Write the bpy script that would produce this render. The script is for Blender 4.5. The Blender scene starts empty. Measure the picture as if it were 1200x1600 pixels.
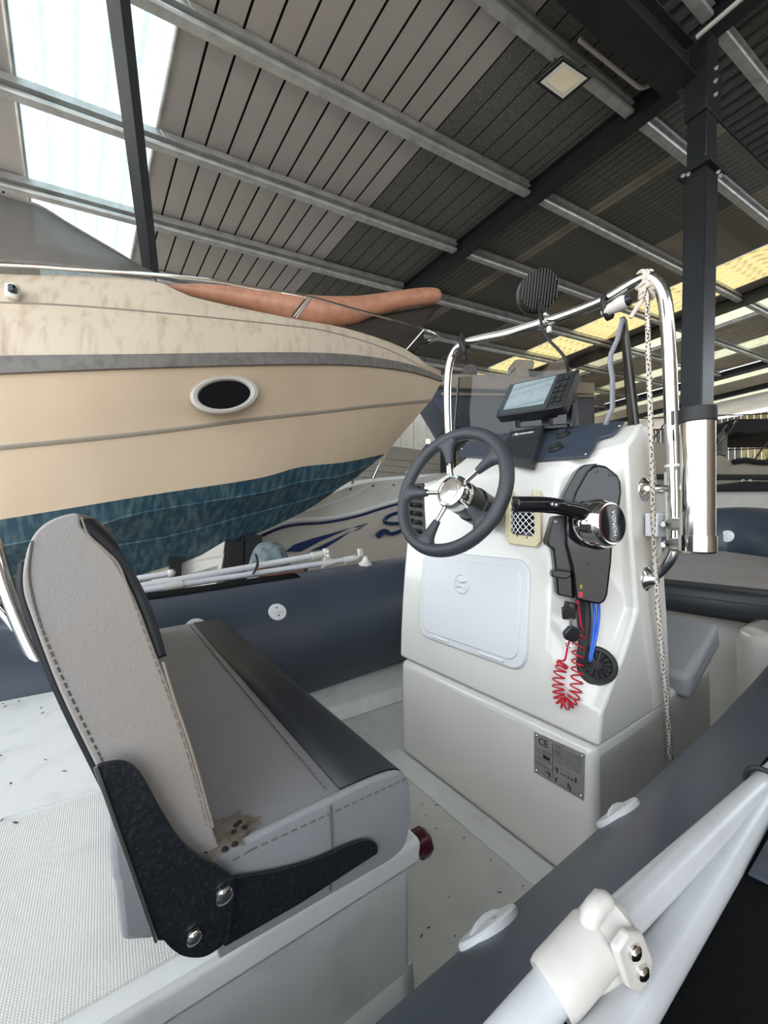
import bpy, bmesh, math, random
from mathutils import Vector as V, Matrix
from mathutils.bvhtree import BVHTree
random.seed(7)
SC = bpy.context.scene
X, Y, Z = V((1, 0, 0)), V((0, 1, 0)), V((0, 0, 1))
COL = SC.collection
# ------------------------------------------------------------------ camera
FPX = 625.0; HY = 812.0; YAW = math.radians(54.86)
PITCH = math.atan((HY - 800) / FPX)
FH = V((math.cos(YAW), math.sin(YAW), 0)); RT = V((math.sin(YAW), -math.cos(YAW), 0))
FW = FH * math.cos(PITCH) + V((0, 0, math.sin(PITCH))); UPV = RT.cross(FW)
CAM = V((0, 0, 0.8))
cd = bpy.data.cameras.new('camera'); cam = bpy.data.objects.new('camera', cd); COL.objects.link(cam)
cd.sensor_fit = 'HORIZONTAL'; cd.sensor_width = 36; cd.lens = 36 * FPX / 1200; cd.clip_start = 0.02; cd.clip_end = 200
cam.matrix_world = Matrix((( RT.x, UPV.x, -FW.x, CAM.x), (RT.y, UPV.y, -FW.y, CAM.y), (RT.z, UPV.z, -FW.z, CAM.z), (0, 0, 0, 1)))
SC.camera = cam
# ------------------------------------------------------------------ world, sun, exposure
w = bpy.data.worlds.new('overcast_sky'); SC.world = w; w.use_nodes = True
bg = w.node_tree.nodes['Background']; bg.inputs[0].default_value = (0.86, 0.93, 1.0, 1); bg.inputs[1].default_value = 2.2
sl = bpy.data.lights.new('sun', 'SUN'); sl.energy = 6.0; sl.angle = math.radians(6); sl.color = (1, 0.93, 0.8)
so = bpy.data.objects.new('sun', sl); COL.objects.link(so)
so.rotation_euler = V((0.45, 0.2, -0.87)).to_track_quat('-Z', 'Y').to_euler()
SC.view_settings.view_transform = 'Standard'; SC.view_settings.look = 'None'
SC.view_settings.gamma = 1.0; SC.view_settings.use_curve_mapping = False
SC.view_settings.exposure = 0.95
SC.cycles.use_denoising = True
SC.cycles.max_bounces = 10; SC.cycles.diffuse_bounces = 6; SC.cycles.transparent_max_bounces = 16

# ------------------------------------------------------------------ measuring helpers
def ray(u, v): return FW + RT * ((u - 600) / FPX) - UPV * ((v - 800) / FPX)
def at(u, v, **k):
    d = ray(u, v); a, val = list(k.items())[0]
    if a == 'D': return CAM + d * val
    i = 'xyz'.index(a); return CAM + d * ((val - CAM[i]) / d[i])
def onpl(u, v, p0, n):
    d = ray(u, v); return CAM + d * ((p0 - CAM).dot(n) / d.dot(n))
DR = ray(114, 862).normalized(); DP = ray(1682, 735).normalized(); NN = DR.cross(DP).normalized()
if NN.z < 0: NN = -NN
RH = 4.76
def S(s, t, h): return CAM + DR * s + DP * t + NN * (RH - h)      # shed axes: across, along, below the roof sheet

# ------------------------------------------------------------------ mesh helpers
def cr(pts, n=8, closed=False):
    pts = [tuple(p) for p in pts]; out = []; m = len(pts)
    segs = m if closed else m - 1
    for i in range(segs):
        g = (lambda j: pts[j % m]) if closed else (lambda j: pts[max(0, min(m - 1, j))])
        a, b, c, d = g(i - 1), g(i), g(i + 1), g(i + 2)
        for k in range(n):
            t = k / n
            out.append(tuple(0.5 * ((2 * q) + (r - p) * t + (2 * p - 5 * q + 4 * r - s) * t * t + (3 * q - p - 3 * r + s) * t ** 3) for p, q, r, s in zip(a, b, c, d)))
    if not closed: out.append(pts[-1])
    return out
def cv3(pts, n=8, closed=False): return [V(p) for p in cr(pts, n, closed)]

class G:
    def __init__(s): s.v = []; s.f = []
    def add(s, vs, fs):
        o = len(s.v); s.v += [V(p) for p in vs]; s.f += [tuple(i + o for i in f) for f in fs]; return s
    def box(s, c, size, ax=None):
        c = V(c); X, Y, Z = ax if ax else (V((1, 0, 0)), V((0, 1, 0)), V((0, 0, 1)))
        h = [q / 2 for q in size]
        vs = [c + X * (h[0] * a) + Y * (h[1] * b) + Z * (h[2] * d) for a in (-1, 1) for b in (-1, 1) for d in (-1, 1)]
        return s.add(vs, [(0, 1, 3, 2), (4, 6, 7, 5), (0, 4, 5, 1), (2, 3, 7, 6), (0, 2, 6, 4), (1, 5, 7, 3)])
    def tube(s, pts, r, n=12, caps=True, closed=False, sx=1.0):
        pts = [V(p) for p in pts]; m = len(pts)
        rs = r if isinstance(r, (list, tuple)) else [r] * m
        if len(rs) != m: rs = [rs[min(len(rs) - 1, int(i * len(rs) / m))] for i in range(m)]
        T = []
        for i in range(m):
            a = pts[(i - 1) % m] if closed else pts[max(0, i - 1)]; b = pts[(i + 1) % m] if closed else pts[min(m - 1, i + 1)]
            d = (b - a); T.append(d.normalized() if d.length > 1e-9 else V((0, 0, 1)))
        u = T[0].orthogonal().normalized() if abs(T[0].z) > 0.95 else T[0].cross(V((0, 0, 1))).normalized()
        vs = []
        for i in range(m):
            u = (u - T[i] * u.dot(T[i])).normalized(); w_ = T[i].cross(u)
            for k in range(n):
                a = 2 * math.pi * k / n
                vs.append(pts[i] + u * (math.cos(a) * rs[i]) + w_ * (math.sin(a) * rs[i] * sx))
        fs = []
        for i in range(m if closed else m - 1):
            j = (i + 1) % m
            for k in range(n):
                l = (k + 1) % n; fs.append((i * n + k, i * n + l, j * n + l, j * n + k))
        if caps and not closed: fs += [tuple(range(n))[::-1], tuple((m - 1) * n + k for k in range(n))]
        return s.add(vs, fs)
    def cyl(s, a, b, r, n=16, r2=None): return s.tube([a, b], [r, r if r2 is None else r2], n)
    def lathe(s, prof, o, ax, n=24):
        o = V(o); ax = V(ax).normalized(); u = ax.orthogonal().normalized(); w_ = ax.cross(u)
        vs = []; m = len(prof)
        for r, h in prof:
            for k in range(n):
                a = 2 * math.pi * k / n; vs.append(o + ax * h + (u * math.cos(a) + w_ * math.sin(a)) * max(r, 1e-5))
        fs = [(i * n + k, i * n + (k + 1) % n, (i + 1) * n + (k + 1) % n, (i + 1) * n + k) for i in range(m - 1) for k in range(n)]
        fs += [tuple(range(n))[::-1], tuple((m - 1) * n + k for k in range(n))]
        return s.add(vs, fs)
    def prism(s, poly, off):
        poly = [V(p) for p in poly]; off = V(off); n = len(poly)
        return s.add(poly + [p + off for p in poly], [tuple(range(n))[::-1], tuple(range(n, 2 * n))] + [(i, (i + 1) % n, (i + 1) % n + n, i + n) for i in range(n)])
    def loft(s, rings, closed=False, caps=False):
        n = len(rings[0]); vs = [p for r in rings for p in r]; fs = []
        for i in range(len(rings) - 1):
            for k in range(n if closed else n - 1):
                l = (k + 1) % n; fs.append((i * n + k, i * n + l, (i + 1) * n + l, (i + 1) * n + k))
        if caps: fs += [tuple(range(n))[::-1], tuple((len(rings) - 1) * n + k for k in range(n))]
        return s.add(vs, fs)
    def ball(s, c, r, n=12, sc=(1, 1, 1)):
        c = V(c); m = n // 2; rings = []
        for i in range(m + 1):
            a = math.pi * i / m; rr = max(math.sin(a), 1e-4)
            rings.append([c + V((math.cos(2 * math.pi * k / n) * rr * r * sc[0], math.sin(2 * math.pi * k / n) * rr * r * sc[1], -math.cos(a) * r * sc[2])) for k in range(n)])
        return s.loft(rings, closed=True)

def obj(name, g, m, parent=None, ang=35, bevel=0, bseg=2, solid=0, weld=False, subsurf=0):
    lo = V((min(p.x for p in g.v), min(p.y for p in g.v), min(p.z for p in g.v))); hi = V((max(p.x for p in g.v), max(p.y for p in g.v), max(p.z for p in g.v)))
    c = (lo + hi) / 2; c.z = lo.z
    me = bpy.data.meshes.new(name); me.from_pydata([tuple(p - c) for p in g.v], [], g.f)
    bm = bmesh.new(); bm.from_mesh(me)
    if weld: bmesh.ops.remove_doubles(bm, verts=bm.verts, dist=1e-5)
    bmesh.ops.recalc_face_normals(bm, faces=bm.faces); bm.to_mesh(me); bm.free()
    me.polygons.foreach_set('use_smooth', [True] * len(me.polygons))
    if ang < 180: me.set_sharp_from_angle(angle=math.radians(ang))
    me.materials.append(m)
    o = bpy.data.objects.new(name, me); COL.objects.link(o); o.location = c
    if parent is not None: o.parent = parent; o.matrix_parent_inverse = INV[parent.name]
    INV[o.name] = Matrix.Translation(-c)
    if solid:
        q = o.modifiers.new('thickness', 'SOLIDIFY'); q.thickness = solid; q.offset = 0
    if bevel:
        q = o.modifiers.new('bevel', 'BEVEL'); q.width = bevel; q.segments = bseg; q.limit_method = 'ANGLE'; q.angle_limit = math.radians(30); q.harden_normals = False
    if subsurf:
        q = o.modifiers.new('subdivision', 'SUBSURF'); q.levels = subsurf; q.render_levels = subsurf
    return o
INV = {}
def tag(o, label=None, cat=None, group=None, kind=None):
    if label: o['label'] = label
    if cat: o['category'] = cat
    if group: o['group'] = group
    if kind: o['kind'] = kind
    return o
def empty(name, loc, label=None, cat=None, group=None, kind=None, parent=None):
    o = bpy.data.objects.new(name, None); COL.objects.link(o); o.location = loc; o.empty_display_size = 0.05
    INV[o.name] = Matrix.Translation(-V(loc))
    if parent is not None: o.parent = parent; o.matrix_parent_inverse = INV[parent.name]
    return tag(o, label, cat, group, kind)
def text(body, name, loc, X, Y, size, m, parent, ext=0.0006, ax='CENTER', shear=0):
    c = bpy.data.curves.new(name, 'FONT'); c.body = body; c.size = size; c.extrude = ext; c.align_x = ax; c.align_y = 'CENTER'; c.shear = shear
    c.materials.append(m); o = bpy.data.objects.new(name, c); COL.objects.link(o)
    X = V(X).normalized(); Y = (V(Y) - X * V(Y).dot(X)).normalized(); Z = X.cross(Y)
    M = Matrix(((X.x, Y.x, Z.x, loc[0]), (X.y, Y.y, Z.y, loc[1]), (X.z, Y.z, Z.z, loc[2]), (0, 0, 0, 1)))
    me = bpy.data.meshes.new_from_object(o); bpy.data.objects.remove(o); me.materials.clear(); me.materials.append(m)
    o = bpy.data.objects.new(name, me); COL.objects.link(o)
    if parent is not None: o.parent = parent; o.matrix_parent_inverse = INV[parent.name]
    o.matrix_basis = M
    return o

# ------------------------------------------------------------------ materials
def mat(name, col, rough=0.5, metal=0.0, var=0.0, vs=8.0, col2=None, bump=0.0, bs=60.0, stretch=None, rot=None, spec=0.5, coat=0.0, lo=0.4, hi=0.7, det=6):
    m = bpy.data.materials.new(name); m.use_nodes = True; nt = m.node_tree; b = nt.nodes['Principled BSDF']
    b.inputs['Base Color'].default_value = (*col, 1); b.inputs['Roughness'].default_value = rough; b.inputs['Metallic'].default_value = metal
    b.inputs['Specular IOR Level'].default_value = spec; b.inputs['Coat Weight'].default_value = coat; b.inputs['Coat Roughness'].default_value = 0.1
    tc = nt.nodes.new('ShaderNodeTexCoord'); mp = nt.nodes.new('ShaderNodeMapping'); nt.links.new(tc.outputs['Object'], mp.inputs[0])
    if rot: mp.inputs['Rotation'].default_value = rot
    if stretch: mp.inputs['Scale'].default_value = stretch
    if var or col2:
        nz = nt.nodes.new('ShaderNodeTexNoise'); nz.inputs['Scale'].default_value = vs; nz.inputs['Detail'].default_value = det; nt.links.new(mp.outputs[0], nz.inputs['Vector'])
        rp = nt.nodes.new('ShaderNodeValToRGB'); rp.color_ramp.elements[0].position = lo; rp.color_ramp.elements[1].position = hi
        c2 = col2 if col2 else tuple(max(0, c * (1 - var)) for c in col)
        rp.color_ramp.elements[0].color = (*col, 1); rp.color_ramp.elements[1].color = (*c2, 1)
        nt.links.new(nz.outputs[0], rp.inputs[0]); nt.links.new(rp.outputs[0], b.inputs['Base Color'])
    if bump:
        n2 = nt.nodes.new('ShaderNodeTexNoise'); n2.inputs['Scale'].default_value = bs; n2.inputs['Detail'].default_value = 4; nt.links.new(tc.outputs['Object'], n2.inputs['Vector'])
        bp = nt.nodes.new('ShaderNodeBump'); bp.inputs['Strength'].default_value = bump; bp.inputs['Distance'].default_value = 0.004
        nt.links.new(n2.outputs[0], bp.inputs['Height']); nt.links.new(bp.outputs[0], b.inputs['Normal'])
    return m
def glassy(name, tint, refl=0.08, dirt=0.0, dirtcol=(0.3, 0.27, 0.24)):
    m = bpy.data.materials.new(name); m.use_nodes = True; nt = m.node_tree; nt.nodes.clear()
    o = nt.nodes.new('ShaderNodeOutputMaterial'); t = nt.nodes.new('ShaderNodeBsdfTransparent'); t.inputs[0].default_value = (*tint, 1)
    g = nt.nodes.new('ShaderNodeBsdfGlossy'); g.inputs['Roughness'].default_value = 0.05; g.inputs[0].default_value = (1, 1, 1, 1)
    x = nt.nodes.new('ShaderNodeMixShader'); x.inputs[0].default_value = refl
    nt.links.new(t.outputs[0], x.inputs[1]); nt.links.new(g.outputs[0], x.inputs[2]); last = x
    if dirt:
        d = nt.nodes.new('ShaderNodeBsdfDiffuse'); d.inputs[0].default_value = (*dirtcol, 1)
        nz = nt.nodes.new('ShaderNodeTexNoise'); nz.inputs['Scale'].default_value = 3; nz.inputs['Detail'].default_value = 8
        mr = nt.nodes.new('ShaderNodeMapRange'); mr.inputs[3].default_value = dirt * 0.7; mr.inputs[4].default_value = min(1, dirt * 1.3); nt.links.new(nz.outputs[0], mr.inputs[0])
        y = nt.nodes.new('ShaderNodeMixShader'); nt.links.new(mr.outputs[0], y.inputs[0]); nt.links.new(x.outputs[0], y.inputs[1]); nt.links.new(d.outputs[0], y.inputs[2]); last = y
    nt.links.new(last.outputs[0], o.inputs[0]); return m
def translucent(name, col, dirt, frac=0.75, sc=30):
    m = bpy.data.materials.new(name); m.use_nodes = True; nt = m.node_tree; nt.nodes.clear()
    o = nt.nodes.new('ShaderNodeOutputMaterial'); t = nt.nodes.new('ShaderNodeBsdfTranslucent'); d = nt.nodes.new('ShaderNodeBsdfDiffuse')
    x = nt.nodes.new('ShaderNodeMixShader'); x.inputs[0].default_value = 1 - frac
    tc = nt.nodes.new('ShaderNodeTexCoord'); nz = nt.nodes.new('ShaderNodeTexNoise'); nz.inputs['Scale'].default_value = sc; nz.inputs['Detail'].default_value = 8; nt.links.new(tc.outputs['Object'], nz.inputs['Vector'])
    rp = nt.nodes.new('ShaderNodeValToRGB'); rp.color_ramp.elements[0].position = 0.5; rp.color_ramp.elements[1].position = 0.75
    rp.color_ramp.elements[0].color = (*col, 1); rp.color_ramp.elements[1].color = (*dirt, 1); nt.links.new(nz.outputs[0], rp.inputs[0])
    for q in (t, d): nt.links.new(rp.outputs[0], q.inputs[0])
    nt.links.new(t.outputs[0], x.inputs[1]); nt.links.new(d.outputs[0], x.inputs[2]); nt.links.new(x.outputs[0], o.inputs[0]); return m
def grid_bump(m, scale, strength=0.6, dist=0.002):
    nt = m.node_tree; b = nt.nodes['Principled BSDF']; tc = nt.nodes.new('ShaderNodeTexCoord')
    outs = []
    for ax in ('X', 'Y'):
        wv = nt.nodes.new('ShaderNodeTexWave'); wv.bands_direction = ax; wv.inputs['Scale'].default_value = scale; nt.links.new(tc.outputs['Object'], wv.inputs['Vector']); outs.append(wv)
    mm = nt.nodes.new('ShaderNodeMath'); mm.operation = 'MULTIPLY'; nt.links.new(outs[0].outputs['Fac'], mm.inputs[0]); nt.links.new(outs[1].outputs['Fac'], mm.inputs[1])
    lk = b.inputs['Base Color'].links[0].from_socket if b.inputs['Base Color'].links else None
    if lk:
        mx = nt.nodes.new('ShaderNodeMix'); mx.data_type = 'RGBA'; mx.blend_type = 'MULTIPLY'; mx.inputs[0].default_value = 1.0
        rp = nt.nodes.new('ShaderNodeValToRGB'); rp.color_ramp.elements[0].color = (0.90, 0.895, 0.88, 1); rp.color_ramp.elements[1].position = 0.45
        nt.links.new(mm.outputs[0], rp.inputs[0]); nt.links.new(lk, mx.inputs[6]); nt.links.new(rp.outputs[0], mx.inputs[7]); nt.links.new(mx.outputs[2], b.inputs['Base Color'])
    bp = nt.nodes.new('ShaderNodeBump'); bp.inputs['Strength'].default_value = strength; bp.inputs['Distance'].default_value = dist
    nt.links.new(mm.outputs[0], bp.inputs['Height']); nt.links.new(bp.outputs[0], b.inputs['Normal']); return m

M = {}
M['gel'] = mat('white_gelcoat', (0.72, 0.70, 0.65), 0.18, coat=0.4, var=0.06, vs=3)
M['gel_d'] = mat('worn_white_gelcoat', (0.78, 0.78, 0.75), 0.4, var=0.25, vs=14, lo=0.55, hi=0.85)
M['nonskid'] = grid_bump(mat('nonskid_deck', (0.76, 0.76, 0.72), 0.55, var=0.22, vs=9, lo=0.5, hi=0.9), 110, 0.35, 0.0012)
M['tube'] = mat('slate_blue_hypalon', (0.047, 0.058, 0.080), 0.42, var=0.15, vs=5, bump=0.05, bs=400)
M['black'] = mat('black_plastic', (0.012, 0.012, 0.014), 0.3)
M['gblack'] = mat('gloss_black', (0.008, 0.008, 0.01), 0.08)
M['rubber'] = mat('black_rubber', (0.014, 0.014, 0.015), 0.6)
M['pad'] = mat('black_nonskid_pad', (0.008, 0.008, 0.009), 0.95, bump=0.9, bs=900, var=0.0, spec=0.1)
M['wheel'] = mat('grey_soft_rim', (0.035, 0.038, 0.045), 0.5, bump=0.12, bs=300)
M['chrome'] = mat('stainless_steel', (0.72, 0.71, 0.69), 0.12, 1.0)
M['steel'] = mat('dull_stainless', (0.55, 0.54, 0.52), 0.3, 1.0, var=0.3, vs=40)
M['vinyl'] = mat('grey_vinyl', (0.30, 0.30, 0.31), 0.5, var=0.12, vs=6, bump=0.12, bs=500)
M['vinylw'] = mat('worn_grey_vinyl', (0.34, 0.325, 0.32), 0.7, var=0.18, vs=5, col2=(0.33, 0.29, 0.25), bump=0.2, bs=500)
M['dark'] = mat('charcoal_vinyl', (0.022, 0.024, 0.030), 0.5, bump=0.1, bs=400)
M['piping'] = mat('tan_piping', (0.30, 0.25, 0.20), 0.6)
M['thread'] = mat('grey_thread', (0.12, 0.11, 0.10), 0.8)
M['plate'] = mat('blackened_speckled_steel', (0.012, 0.014, 0.018), 0.38, 0.2, col2=(0.045, 0.05, 0.058), vs=330, lo=0.5, hi=0.8, bump=0.1, bs=300)
M['wplast'] = mat('white_plastic', (0.68, 0.69, 0.70), 0.35, bump=0.12, bs=500)
M['wpole'] = mat('white_painted_aluminium', (0.60, 0.61, 0.63), 0.25, var=0.08, vs=20)
M['wnylon'] = mat('aged_white_nylon', (0.60, 0.57, 0.53), 0.4, var=0.15, vs=30)
M['cream'] = mat('aged_cream_plastic', (0.66, 0.58, 0.36), 0.4)
M['dash'] = mat('slate_dash_panel', (0.05, 0.062, 0.085), 0.3)
M['grey'] = mat('dark_grey_plastic', (0.030, 0.033, 0.038), 0.45)
M['white'] = mat('white_print', (0.85, 0.85, 0.85), 0.5)
M['red'] = mat('red_coil', (0.55, 0.01, 0.03), 0.3)
M['maroon'] = mat('maroon_plastic', (0.06, 0.008, 0.014), 0.3)
M['blue'] = mat('blue_cable', (0.02, 0.13, 0.62), 0.35)
M['yellow'] = mat('yellow_print', (0.7, 0.6, 0.02), 0.5)
M['alu'] = mat('engraved_aluminium', (0.36, 0.35, 0.33), 0.4, 0.5, var=0.2, vs=50)
M['screen'] = mat('grey_screen', (0.02, 0.025, 0.03), 0.03, coat=0.0)
M['screen'].node_tree.nodes['Principled BSDF'].inputs['IOR'].default_value = 3.6
M['rope'] = mat('white_rope', (0.62, 0.55, 0.47), 0.9, bump=0.6, bs=300)
M['fleck'] = mat('black_fleck', (0.02, 0.015, 0.015), 0.9)
M['tape'] = mat('grey_seal_strip', (0.22, 0.23, 0.26), 0.6, bump=0.3, bs=300)
M['splat'] = mat('dried_glue', (0.20, 0.17, 0.145), 0.3, col2=(0.09, 0.06, 0.04), vs=60, lo=0.45, hi=0.75)
M['smoke'] = glassy('smoked_acrylic', (0.60, 0.56, 0.51), 0.03)
M['smoke_edge'] = mat('smoked_acrylic_edge', (0.02, 0.017, 0.013), 0.15)
# shed
M['sheet'] = mat('pale_roof_sheet', (0.40, 0.38, 0.37), 0.55, var=0.10, vs=2)
M['sheetd'] = mat('blackened_roof_sheet', (0.105, 0.108, 0.10), 0.8, col2=(0.21, 0.21, 0.195), vs=45, lo=0.45, hi=0.8)
M['sheetb'] = mat('brown_roof_sheet', (0.20, 0.18, 0.15), 0.7, col2=(0.38, 0.34, 0.28), vs=1.2, lo=0.45, hi=0.75)
M['sheetl'] = mat('brightened_roof_sheet', (0.55, 0.50, 0.42), 0.7, var=0.2, vs=1)  # paler than the near sheets: brightness of the far bays put into the colour
M['backing'] = mat('roof_backing', (0.006, 0.006, 0.007), 0.95)
M['galv'] = mat('galvanised_purlin', (0.56, 0.57, 0.56), 0.42, 0.5, var=0.3, vs=6)
M['paintd'] = mat('dark_painted_steel', (0.016, 0.018, 0.021), 0.4, var=0.4, vs=6, bump=0.1, bs=40)
M['brown'] = mat('brown_painted_steel', (0.035, 0.026, 0.024), 0.5)
M['conc'] = mat('shed_ground', (0.36, 0.34, 0.31), 0.9, var=0.4, vs=2)
M['skyl'] = translucent('clear_skylight', (0.21, 0.265, 0.29), (0.14, 0.19, 0.215), 0.9, 22)
M['skyy'] = translucent('yellowed_skylight', (0.50, 0.455, 0.31), (0.33, 0.28, 0.18), 0.8, 8)
M['skyg'] = translucent('pale_skylight', (0.52, 0.52, 0.44), (0.4, 0.4, 0.34), 0.8, 8)
M['wall'] = mat('grey_wall_sheet', (0.24, 0.24, 0.23), 0.6, var=0.15, vs=3)
M['wallbr'] = mat('beige_bounce_sheet', (0.38, 0.29, 0.20), 0.7, var=0.3, vs=2)
M['wallb'] = mat('blue_grey_steel', (0.055, 0.07, 0.105), 0.5)
M['lens'] = mat('floodlight_lens', (0.60, 0.54, 0.38), 0.5, bump=0.3, bs=60)
# yacht
M['hull'] = mat('yellowed_cream_gelcoat', (0.575, 0.455, 0.325), 0.38, col2=(0.50, 0.39, 0.275), vs=1.6, lo=0.4, hi=0.75, stretch=(1, 1, 0.4))
M['hulld'] = mat('grimy_cream_gelcoat', (0.60, 0.50, 0.385), 0.45, col2=(0.36, 0.265, 0.18), vs=7, lo=0.5, hi=0.85, stretch=(2.4, 2.4, 0.5), det=14)
M['rub'] = mat('grey_rub_rail', (0.17, 0.155, 0.14), 0.55, var=0.35, vs=14)
M['stripe'] = mat('grey_hull_stripe', (0.26, 0.23, 0.19), 0.5)
M['anti'] = mat('scuffed_blue_antifouling', (0.012, 0.055, 0.092), 0.55, col2=(0.12, 0.19, 0.205), vs=5, lo=0.42, hi=0.8, stretch=(5.0, 1.5, 0.5), rot=(0, math.radians(38), math.radians(-17)), det=12)
M['salmon'] = mat('faded_salmon_kayak', (0.52, 0.245, 0.15), 0.45, var=0.25, vs=9)
M['tarp'] = mat('brown_black_tarp', (0.030, 0.024, 0.018), 0.8, bump=0.5, bs=30)
M['yglass'] = glassy('dusty_yacht_glass', (0.42, 0.44, 0.44), 0.05, 0.58, (0.22, 0.20, 0.18))
M['pshade'] = mat('port_inner_shade', (0.006, 0.006, 0.007), 0.5, spec=0.05)  # near-black colour paints the shade inside the open port
M['ring'] = mat('pale_grey_ring', (0.50, 0.47, 0.43), 0.4)
M['green'] = mat('green_lens', (0.004, 0.02, 0.016), 0.1)
M['bwhite'] = mat('white_boat_gelcoat', (0.66, 0.65, 0.60), 0.35, var=0.1, vs=3)
M['bgrey'] = mat('grey_white_topsides', (0.56, 0.52, 0.45), 0.35)
M['navy'] = mat('navy_graphic', (0.006, 0.025, 0.10), 0.3)
M['siding'] = mat('pale_siding', (0.60, 0.56, 0.48), 0.7, var=0.1, vs=4)
M['denim'] = mat('faded_blue_cloth', (0.15, 0.195, 0.205), 0.9, var=0.65, vs=16, bump=0.6, bs=40)
M['wood'] = mat('rusty_brown_board', (0.09, 0.03, 0.015), 0.7, var=0.4, vs=20)
M['beige'] = mat('beige_cruiser_gelcoat', (0.40, 0.35, 0.28), 0.45, var=0.12, vs=3)
M['canvas'] = mat('black_canvas', (0.012, 0.012, 0.014), 0.85)

# ================================================================== THE SETTING
ground = obj('floor', G().box((8, 6, -1.05), (70, 60, 0.1)), M['conc']); tag(ground, kind='structure')

roof = empty('ceiling', S(6, 5, 0), kind='structure')
def strip(name, t0, t1, m, s0=1.95, s1=10.6, h=0.0):
    g = G()
    prof = [(t0, h + .012), (t1, h + .012)]
    # profile: tray with two folded edges, flat pan lowest
    g.loft([[S(s, t, hh) for t, hh in prof] for s in (s0, s1)])
    o = obj(name, g, m, roof, solid=0.002); o.data.polygons.foreach_set('use_smooth', [False] * len(o.data.polygons)); return o
T0 = -0.275
def panel_row():
    t = T0 - 0.25 * 16
    i = 0
    while t < 14.8:
        if t + 1e-6 < T0 or (T0 + 1.25 - 1e-6 <= t < 3.5 - 0.02): kind = 'sheet'
        elif t < T0 + 1.25 - 1e-6: kind = None
        elif t < 10.72: kind = 'sheetd' if t < 8.6 and not (6.55 < t < 6.95) else 'sheetb'
        elif t < 12.2: kind = 'Y'
        elif t < 13.2: kind = 'sheetb'
        elif t < 14.2: kind = 'g'
        else: kind = 'sheetb'
        if kind in ('sheet',):
            strip('roof_sheet', t + 0.012, t + 0.238, M['sheet'])
        elif kind in ('sheetd', 'sheetb'):
            if t < 5.2: strip('roof_sheet', t + 0.008, t + 0.242, M[kind])
            else:
                strip('roof_sheet', t + 0.006, t + 0.119, M[kind]); strip('roof_sheet', t + 0.131, t + 0.244, M[kind])
        elif kind == 'Y': strip('skylight_sheet', t + 0.003, t + 0.247, M['skyy'])
        elif kind == 'g': strip('skylight_sheet', t + 0.003, t + 0.247, M['skyg'])
        t += 0.25; i += 1
panel_row()
# clear skylight: one panel of translucent sheet with raised ribs
sk = []
for k in range(5):
    a = T0 + 0.25 * k
    sk.append((a + 0.02, 0.03)); sk.append((a + 0.17, 0.03)); sk.append((a + 0.19, 0.0)); sk.append((a + 0.23, 0.0))
sk = sk + [(T0 + 1.25, 0.03)]
skob = obj('skylight_sheet', G().loft([[S(s, t, h) for t, h in sk] for s in (1.95, 10.6)]), M['skyl'], roof)
for t in (T0 + 0.005, T0 + 1.245):
    obj('flashing', G().loft([[S(s, t - 0.02, 0.036), S(s, t + 0.02, 0.036)] for s in (1.95, 10.6)]), M['galv'], roof, solid=0.003)
# backing over the opaque part
def slab(name, t0, t1, s0, s1, h, m, par, th=0.02):
    return obj(name, G().prism([S(s0, t0, h), S(s1, t0, h), S(s1, t1, h), S(s0, t1, h)], NN * th), m, par)
slab('roof_backing', T0 - 4.1, T0, 1.95, 10.6, -0.02, M['backing'], roof)
slab('roof_backing', T0 + 1.25, 10.72, 1.95, 10.6, -0.02, M['backing'], roof)
slab('roof_backing', 12.22, 13.22, 1.95, 10.6, -0.02, M['backing'], roof)
# far bays: corrugated sheets, alternately opaque and translucent
def corr(name, t0, t1, s0, s1, h, m, pitch=0.25, amp=0.03):
    pr = []; t = t0
    while t < t1 - 1e-6:
        for a, hh in ((0.02, amp), (0.55, amp), (0.65, 0), (0.92, 0)):
            if t + a * pitch < t1: pr.append((t + a * pitch, h + hh))
        t += pitch
    pr.append((t1, h + amp))
    o = obj(name, G().loft([[S(s, t_, hh) for t_, hh in pr] for s in (s0, s1)]), m, roof, solid=0.002); o['kind'] = 'structure'; return o
seq = [(14.75, 16.6, 'sheetl'), (16.6, 17.6, 'skyg'), (17.6, 19.4, 'sheetl'), (19.8, 21.6, 'skyg'), (21.6, 23.6, 'sheetl'), (23.6, 25.4, 'skyg'), (25.4, 30, 'sheetl')]
for a, b, m in seq:
    corr('far_roof_sheet', a, b, -1 if a > 19 else 1.95, 14, 0.0, M[m])
    if m == 'sheetl' and a < 19: slab('roof_backing', a, b, 1.95, 14, -0.02, M['backing'], roof)
# the upper roof to starboard overlaps this one with a gap that lets light in
corr('upper_roof_sheet', -3.6, 19.0, -7.5, 2.25, -0.32, M['sheetd'], 0.2, 0.045)
slab('roof_backing', -3.6, 19.0, -7.5, 2.25, -0.345, M['backing'], roof)
# purlins: folded channels, interrupted at each rafter
def purlin(s, t0, t1, h0=0.035, name='purlin'):
    k = 0.2
    pr = [(0.095, 0.0), (0.0, 0.0), (0.0, 0.08), (-0.022, 0.082), (-0.022, 0.098), (0.085, 0.098), (0.085, 0.150), (-0.006, 0.150), (-0.006, 0.172), (0.004, 0.190), (0.095, 0.190)]
    g = G(); g.loft([[S(s + a, t, h0 + b) for a, b in pr] for t in (t0, t1)], closed=True, caps=True)
    return obj(name, g, M['galv'], roof, ang=20)
for s in (2.26, 3.59, 4.96, 6.33, 7.7, 9.07, 10.4):
    for a, b in ((-3.6, 5.36), (5.58, 12.55), (12.8, 19.3)):
        purlin(s, a, b)
for s in (1.5, 0.1, -1.3, -2.7, -4.1, -5.5):
    purlin(s, -3.6, 5.36, -0.30); purlin(s, 5.58, 12.55, -0.30)
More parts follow.
